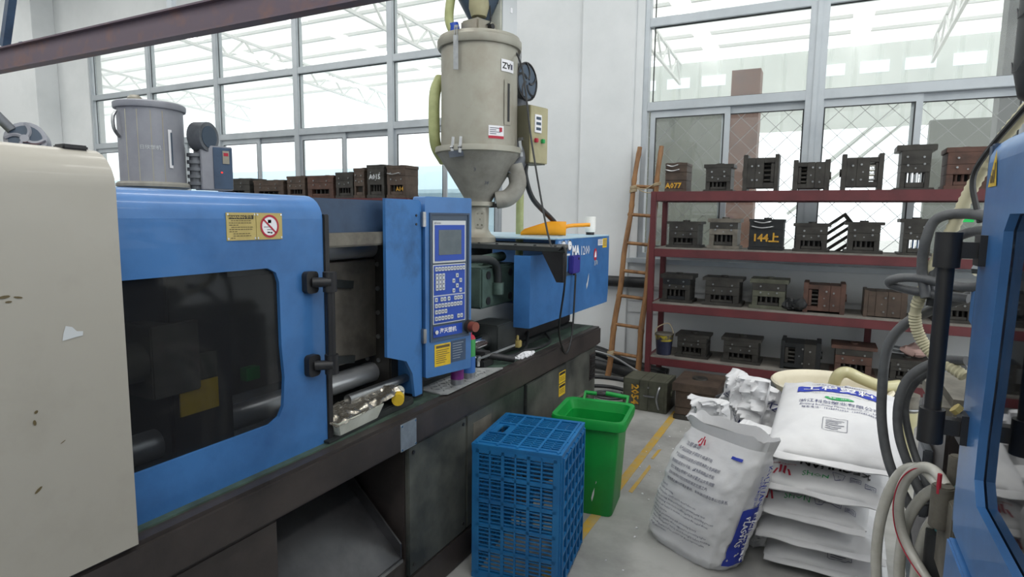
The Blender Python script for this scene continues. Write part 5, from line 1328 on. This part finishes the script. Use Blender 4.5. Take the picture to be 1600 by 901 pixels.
# ================================================================== SECOND MACHINE (right)
def build_machine2():
    global ORIGIN
    ORIGIN = Vector((.8, .9, 0))
    R = thing('injection_molding_machine', 'blue moulding machine door with smoked window at right edge of photo', 'machine', ORIGIN)
    X = .28
    # door with rounded top
    hole = [(-.55, 1.08), (1.10, 1.08), (1.335, 1.082), (1.368, 1.12), (1.37, 1.20), (1.36, 1.30), (1.347, 1.54), (1.347, 1.585), (1.32, 1.615), (-.55, 1.615)]
    d = B().prism([[(-.6, .955), (1.50, .955), (1.515, 1.0), (1.515, 1.715), (-.6, 1.715)], hole], 'x', X, X + .014)
    prof = []
    for i in range(7):
        a = math.radians(90 * i / 6); prof.append((X + .055 - .055 * math.cos(a), 1.715 + .055 * math.sin(a)))
    prof += [(.62, 1.77), (.62, 1.756)]
    for i in range(6, -1, -1):
        a = math.radians(90 * i / 6); prof.append((X + .055 - .041 * math.cos(a), 1.715 + .041 * math.sin(a)))
    d.prism(prof, lambda a, b, t: (a, t, b), -.6, 1.515)
    D = d.build('sliding_door', 'blue_paint', R, ang=.45)
    B().prism([(-.57, 1.07), (1.36, 1.07), (1.385, 1.1), (1.365, 1.6), (1.33, 1.63), (-.57, 1.63)], 'x', X + .016, X + .022).build('door_window', 'reflective_glass', D, smooth=False)
    B().box(X + .004, X + .03, 1.515, 1.545, .96, 1.755).build('door_edge_strip', 'dark_blue_paint', D, bevel=.004)
    for z in (1.545, 1.185):
        h = B().box(X - .012, X, 1.455, 1.505, z - .03, z + .03); h.box(X - .06, X - .01, 1.465, 1.495, z - .016, z + .016); h.cyl((X - .06, 1.47, z - .035), (X - .06, 1.47, z + .035), .023)
        h.build('handle_bracket', 'black_metal', D)
    B().cyl((X - .06, 1.47, 1.16), (X - .06, 1.47, 1.56), .015, n=16).build('handle_bar', 'black_metal', D)
    B().cyl((X - .012, 1.49, 1.215), (X - .02, 1.49, 1.222), .012, n=8).build('bracket_bolt', 'placard_yellow', D)
    fm = lambda y, z: Vector((X - .0015, y, z))
    decal(B(), [(1.495, 1.668), (1.43, 1.668), (1.452, 1.738)], fm).build('warning_triangle', 'bright_yellow', D, smooth=False)
    fm = lambda y, z: Vector((X - .0025, y, z))
    decal(decal(decal(B(), rectp(1.446, 1.452, 1.675, 1.712), fm), rectp(1.458, 1.464, 1.675, 1.700), fm), rectp(1.47, 1.476, 1.675, 1.69), fm).build('triangle_mark', 'ink_brown', D, smooth=False)['kind'] = 'stuff'
    # lower apron, bed and rear structures
    B().box(X - .012, X + .02, -.6, 1.485, .30, .948).build('lower_apron', 'blue_paint', R, bevel=.004)
    B().box(.40, 1.3, -.6, 2.30, .12, .80).build('bed', 'bed_dark', R, bevel=.01)
    B().box(.42, 1.25, -.6, 2.25, 0, .12).build('plinth', 'bed_dark', R)
    B().box(.46, 1.3, 1.62, 1.92, .80, 1.62).build('rear_platen', 'dirty_metal', R, bevel=.02)
    B().box(.42, .50, 1.95, 2.25, .80, 1.05).build('rear_bracket', 'dirty_metal', R, bevel=.01)
    B().box(.39, 1.1, 2.31, 2.85, .10, .93).build('oil_cabinet', 'bed_dark', R, bevel=.01)
    B().box(.375, .60, 2.32, 2.8, .93, 1.03).build('cabinet_cover', 'dirty_metal', R, bevel=.03)
    B().box(.36, .39, 2.5, 2.62, .55, .80).build('cabinet_box', 'blower_grey', R, bevel=.005)
    B().box(.40, 1.1, 2.32, 2.84, 0, .10).build('cabinet_foot', 'black_metal', R)
    B().box(.55, 1.2, -.6, 1.2, .80, 1.55).build('clamp_unit', 'black_metal', R, bevel=.02)
    B().cyl((.8, 1.9, 1.2), (.8, 2.3, 1.2), .12).build('clamp_cylinder', 'dirty_metal', R)
    B().prism([(1.90, 1.40), (2.22, 1.40), (2.22, 1.31), (1.90, 1.24)], 'x', .40, .412).build('hose_guard', 'blue_paint', R, smooth=False)
    for z in (1.47, 1.53):
        f = B().cyl((.38, 2.08, z), (.47, 1.98, z), .018, n=8); f.cyl((.40, 2.06, z), (.42, 2.04, z), .026, n=6); f.build('hose_fitting', 'chrome', R)
    mh = B(); mh.box(.37, .48, 2.0, 2.2, .55, .80); mh.cyl((.36, 2.1, .70), (.36, 2.1, .83), .03); mh.cyl((.40, 2.18, .60), (.40, 2.18, .90), .022)
    mh.build('water_manifold', 'dirty_metal', R, bevel=.004)
    B().cyl((.345, 2.08, .81), (.345, 2.08, .87), .006, n=8).build('red_tap', 'ink_red', R)
    B().box(.42, .80, 1.95, 2.3, 1.05, 1.16).build('oil_tray', 'dirty_metal', R, bevel=.03)
    bk = B().cyl((.40, 2.25, .1), (.40, 2.25, .62), .05); bk.build('oil_filter', 'black_rubber', R)
    B().lathe([(.052, .40), (.055, .41), (.055, .43), (.052, .44)], (.40, 2.25, 0), n=16).build('filter_band', 'placard_yellow', R)
    ORIGIN = Vector((0, 0, 0))
    G = 'hydraulic hoses at the right machine'
    def hose(pts, r, m, lab, g=G, nm='hydraulic_hose', n=10): return tag(B().tube(pts, r * (.76 if g == G else 1), n=n).build(nm, m), lab, 'hose', g)
    hose([(.46, 2.0, 1.60), (.38, 2.25, 1.625), (.31, 2.30, 1.61), (.285, 2.30, 1.54), (.285, 2.32, 1.45), (.30, 2.30, 1.36)], .021, 'grey_rubber', 'topmost black hose bending down beside the blue door')
    hose([(.47, 1.98, 1.57), (.40, 2.22, 1.575), (.34, 2.30, 1.53), (.315, 2.32, 1.44), (.31, 2.32, 1.36)], .019, 'grey_rubber', 'second black hose arcing under the topmost one')
    hose([(.47, 2.0, 1.53), (.41, 2.2, 1.53), (.36, 2.28, 1.49), (.33, 2.34, 1.42), (.32, 2.34, 1.33)], .019, 'black_rubber', 'third black hose arcing towards the black handle bar')
    hose([(.48, 1.98, 1.48), (.40, 2.2, 1.41), (.27, 2.32, 1.42), (.21, 2.34, 1.41), (.21, 2.36, 1.39), (.28, 2.33, 1.375), (.40, 2.25, 1.37)], .019, 'grey_rubber', 'black hose loop sticking out left of the black handle bar')
    hose([(.42, 2.28, 1.38), (.34, 2.38, 1.32), (.26, 2.42, 1.25), (.22, 2.44, 1.16), (.215, 2.44, 1.02), (.225, 2.44, .88), (.26, 2.42, .74), (.33, 2.35, .62)], .022, 'grey_rubber', 'long thick grey hose hanging down left of the handle bar')
    hose([(.42, 2.30, 1.17), (.36, 2.36, 1.15), (.29, 2.40, 1.08), (.265, 2.42, .98), (.275, 2.42, .86), (.32, 2.40, .74), (.36, 2.35, .66)], .020, 'grey_rubber', 'grey hose curving from the door edge at mid height')
    hose([(.42, 2.33, 1.14), (.37, 2.40, 1.12), (.31, 2.44, 1.05), (.29, 2.46, .95), (.32, 2.44, .82), (.37, 2.38, .70)], .016, 'grey_rubber', 'thinner grey hose just behind the mid height hose')
    # ribbed suction hose
    P = catmull([(.60, 2.02, 2.10), (.47, 2.2, 1.90), (.40, 2.28, 1.74), (.345, 2.30, 1.56), (.30, 2.34, 1.40), (.285, 2.38, 1.28), (.33, 2.38, 1.18), (.42, 2.30, 1.12)], 22)
    L = len(P); tag(B().tube(P, .03, n=10, smooth=False, rfn=lambda t: .0165 + .003 * (int(t * (L - 1)) % 2)).build('ribbed_hose', 'beige_hose'), 'beige ribbed hose running down behind the blue door', 'hose')
    tag(B().tube([(.58, 1.96, 2.12), (.47, 2.1, 1.93), (.40, 2.2, 1.80), (.38, 2.24, 1.72), (.40, 2.2, 1.60)], .008, n=6).build('black_cable', 'black_rubber'), 'thin black cable beside the beige ribbed hose', 'cable')
    # quilted black jacket above
    J = thing('insulation_jacket', 'black stitched insulation jacket above the blue door at right edge', 'jacket', (.52, 1.80, 1.86))
    b = B(); b.lathe([(0, 0), (.10, .0), (.145, .03), (.158, .09), (.160, .5), (.10, .52), (0, .52)], n=32)
    b.build('padding', 'black_rubber', J, ang=1)
    s = B()
    for k in range(4):
        z = .08 + k * .12; pts = []
        for i in range(33):
            a = 2 * math.pi * i / 32; st = (i // 2) % 2; pts.append((.1615 * math.cos(a), .1615 * math.sin(a), z + (.03 if st else 0)))
        s.tube(pts, .0015, n=4, smooth=False)
    s.build('stitching', 'grey_rubber', J, smooth=False)
    B().box(-.03, .03, -.03, .03, -.10, .01).build('stand', 'black_metal', J)
    # clear water hoses
    G2 = 'clear water hoses at the right machine'
    def ch(pts, r, lab, m='clear_hose'): return hose(pts, r, m, lab, G2, 'water_hose', 12)
    ch([(.36, 2.12, .81), (.33, 2.25, .815), (.285, 2.33, .77), (.25, 2.36, .66), (.235, 2.38, .52), (.24, 2.38, .36), (.27, 2.36, .15), (.33, 2.3, .02)], .0175, 'clear water hose falling furthest left in front of sacks')
    o = ch([(.37, 2.12, .82), (.345, 2.17, .845), (.315, 2.22, .83), (.285, 2.26, .765), (.275, 2.28, .67), (.295, 2.28, .57), (.34, 2.22, .50), (.40, 2.10, .455), (.48, 2.0, .45)], .0165, 'clear red striped water hose looping towards the blue door bottom')
    s = B().tube([(.345, 2.155, .853), (.30, 2.215, .825), (.268, 2.245, .765), (.258, 2.262, .67), (.278, 2.264, .57), (.325, 2.203, .502), (.40, 2.082, .455)], .0022, n=5); s.build('red_stripe', 'ink_red', o)
    ch([(.46, 2.05, .79), (.41, 2.15, .80), (.36, 2.26, .75), (.315, 2.32, .63), (.30, 2.34, .48), (.31, 2.34, .30), (.34, 2.32, .1), (.36, 2.3, .02)], .0175, 'clear water hose second from left below the red striped loop')
    ch([(.48, 2.05, .74), (.43, 2.15, .755), (.385, 2.24, .69), (.355, 2.30, .57), (.345, 2.32, .42), (.35, 2.32, .2), (.37, 2.30, .02)], .0175, 'clear water hose nearest the blue door bottom')
    ch([(.41, 2.12, .83), (.385, 2.2, .74), (.39, 2.26, .6), (.42, 2.24, .4), (.44, 2.2, .02)], .014, 'teal water hose among the clear hoses', 'teal_hose')
    tag(B().bar((.315, 2.46, .55), (.42, 2.40, .01), .035, .02).build('floor_strut', 'galvanised', smooth=False), 'grey metal strut slanting to floor behind the clear hoses', 'strut')
build_machine2()

# ================================================================== REAR ROW (behind the left machine)
def build_rear():
    global ORIGIN
    hx, hy = -4.6, 2.93
    ORIGIN = Vector((-4.7, 2.0, 0))
    R = thing('injection_molding_machine', 'moulding machine of the rear row, hidden behind the blue one', 'machine', ORIGIN)
    B().box(-5.2, -4.15, -.8, 4.6, 0, .83).build('bed', 'bed_dark', R, bevel=.01)
    B().box(-5.15, -4.2, -.8, 2.2, .83, 1.66).build('clamp_cover', 'blue_paint', R, bevel=.05)
    B().box(-5.1, -4.25, 2.5, 4.4, .95, 1.46).build('injection_cover', 'blue_paint', R, bevel=.02)
    ORIGIN = Vector((hx, hy, 1.46))
    H = thing('hopper_dryer', 'bluish grey hopper dryer of the rear row behind the blue door', 'hopper', ORIGIN)
    c = (hx, hy, 0); vd = Vector((hx, hy, 0)).normalized(); rt = Vector((vd.y, -vd.x, 0))
    at = lambda a, t=0, z=0: Vector((hx, hy, z)) + (rt * math.sin(a) - vd * math.cos(a)) * t
    B().lathe([(.22, 1.80), (.22, 2.36), (0, 2.36)], c, 40).build('barrel', 'hopper_blue_grey', H)
    B().lathe([(0, 2.36), (.238, 2.36), (.242, 2.37), (.242, 2.40), (.23, 2.41), (0, 2.42)], c, 40).build('lid', 'hopper_blue_grey', H)
    B().lathe([(.235, 1.825), (.25, 1.81), (.25, 1.79), (.22, 1.78), (.09, 1.56), (.08, 1.46), (0, 1.46)], c, 40).build('cone', 'hopper_dusty', H)
    for a in (-.8, -.4, 0, .35):
        B().bar(at(a, .2205, 1.81), at(a, .2205, 2.34), .006, .003, up=-vd).build('seam', 'hopper_grey', H)
    B().lathe([(0, 2.41), (.05, 2.41), (.05, 2.44), (.03, 2.46), (0, 2.465)], tuple(at(-1.2, .1)), 16).build('lid_knob', 'hopper_grey', H)
    b = B().tube([at(-1.15, .235, 2.33), at(-1.12, .26, 2.28), at(-1.1, .26, 2.2), at(-1.1, .225, 2.14)], .012, n=6); b.build('lid_clip', 'steel', H)
    f = lambda a, z: at(.55 + a / .22, .225, z)
    B().grid(2, 1, lambda u, v: f(-.012 + .028 * u, 1.93 + .28 * v)).build('sight_frame', 'ink_white', H); f2 = lambda a, z: at(.55 + a / .22, .228, z)
    B().grid(2, 1, lambda u, v: f2(.004 + .012 * u, 1.95 + .24 * v)).build('sight_glass', 'panel_dark', H)
    text(B(), '日欣塑机', .035, lambda a, z: at(-.05 + a / .22, .223, z), 0, 2.07).build('maker_text', 'key_cap', H)
    bc = at(1.57, .375, 2.19) - vd * .05; ax = (rt * .75 - vd * .66).normalized()
    B().cyl(bc - ax * .09, bc + ax * .02, .115, n=24).build('blower', 'blower_grey', H); B().cyl(bc + ax * .02, bc + ax * .025, .085, n=20).build('blower_intake', 'panel_dark', H)
    rb = B()
    for k in range(5):
        z = 2.06 - k * .055; rb.cyl(at(1.5, .29, z), at(1.5, .29, z - .025), .062, n=14); rb.cyl(at(1.5, .29, z - .025), at(1.5, .29, z - .055), .045, n=14)
    rb.build('ribbed_duct', 'blower_grey', H)
    m = Matrix((rt, vd, Vector((0, 0, 1)))).transposed().to_4x4(); m.translation = at(0, 0, 1.78) - vd * .12
    bx = B().box(.32, .56, -.05, .12, 0, .345, m @ Matrix.Rotation(.25, 4, 'Z')).build('control_box', 'hopper_blue_grey', H, bevel=.006)
    m2 = m @ Matrix.Rotation(.25, 4, 'Z')
    B().box(.41, .555, -.056, -.05, .01, .335, m2).build('box_front', 'dark_blue_paint', bx, bevel=.002); B().box(.48, .53, -.062, -.056, .21, .31, m2).build('temperature_display', 'hopper_grey', bx)
    B().box(.487, .523, -.064, -.062, .27, .295, m2).build('display_digits', 'ink_red', bx, smooth=False)
    B().cyl(m2 @ Vector((.47, -.056, .14)), m2 @ Vector((.47, -.064, .14)), .007, n=8).build('indicator_lamp', 'red_light', bx)
    # blower further left
    q = Vector((-4.6, 2.08, 1.66)); ORIGIN = q
    Bl = thing('dryer_blower', 'grey dryer blower with yellow green duct at far left', 'blower', q)
    ax = Vector((.75, -.60, .25)).normalized(); cc = q + Vector((0.0, .02, .395))
    B().cyl(cc - ax * .1, cc, .115, n=24).build('housing', 'hopper_blue_grey', Bl)
    B().cyl(cc, cc + ax * .004, .09, n=24).build('intake', 'panel_dark', Bl)
    r0 = ax.orthogonal().normalized(); r1 = ax.cross(r0)
    for k in range(4):
        a0 = k * 1.5708; B().tube([cc + ax * .008 + (r0 * math.cos(a0 + s * .8) + r1 * math.sin(a0 + s * .8)) * (.015 + .09 * s) for s in (0, .33, .66, 1)], .012, n=5, k=3).build('intake_vane', 'hopper_blue_grey', Bl)
    B().cyl(cc + ax * .004, cc + ax * .02, .025, n=12).build('hub', 'hopper_blue_grey', Bl)
    B().box(q.x - .08, q.x + .10, q.y - .06, q.y + .08, 1.66, 1.97).build('stand', 'orange_red', Bl, bevel=.004)
    B().tube([cc + Vector((-.06, -.04, .05)), cc + Vector((-.14, -.12, .19)), cc + Vector((-.2, -.2, .34)), cc + Vector((-.3, -.3, .42))], .03, n=10).build('discharge_pipe', 'blower_grey', Bl)
    B().lathe([(0, 1.66), (.13, 1.66), (.13, 2.1), (.1, 2.16), (0, 2.17)], (q.x - .12, q.y - .22, 0), 24).build('duct', 'hose_green', Bl)
    ORIGIN = Vector((0, 0, 0))
    make_rack('mold_rack', 'second dark red mould rack standing under the left window', -7.3, -4.1, 5.45, 5.95, (1.79, 1.32, .85, .35))
    G = 'moulds on the rack under the left window'
    specs = [(-7.28, -6.62, .26, 'mold_dark', 'low mould leftmost in the row under the left window'), (-6.58, -6.02, .23, 'mold_brown', 'low brown mould second in the row under the left window'),
             (-5.98, -5.66, .27, 'mold_brown', 'brownish flat mould mid row under the left window'), (-5.64, -5.20, .27, 'mold_rust', 'reddish mould mid row under the left window'),
             (-5.18, -4.90, .30, 'mold_dark', 'dark mould left of the narrow upright one under left window')]
    for a, b_, h, m, lab in specs: mold(lab, ((a + b_) / 2, 5.62, 1.791), b_ - a, h, .26, m=m, wb=.94, group=G)
    mold('narrow upright grey brown mould under the left window', (-4.80, 5.58, 1.791), .17, .34, .22, m='mold_brown', wb=.9, group=G)
    mold('mould with pale painted A015 at right end of rear rack', (-4.55, 5.58, 1.791), .26, .37, .24, m='mold_dark', wb=.92, mark='A015', msize=.075, mpos=(-.01, .05), mfont='key_cap', group=G)
    mold('mould with yellow mark and handle last in rear rack row', (-4.26, 5.58, 1.791), .27, .355, .24, m='mold_brown', wb=.94, handles=1, mark='A14', msize=.06, mpos=(.05, -.08), group=G)
build_rear()
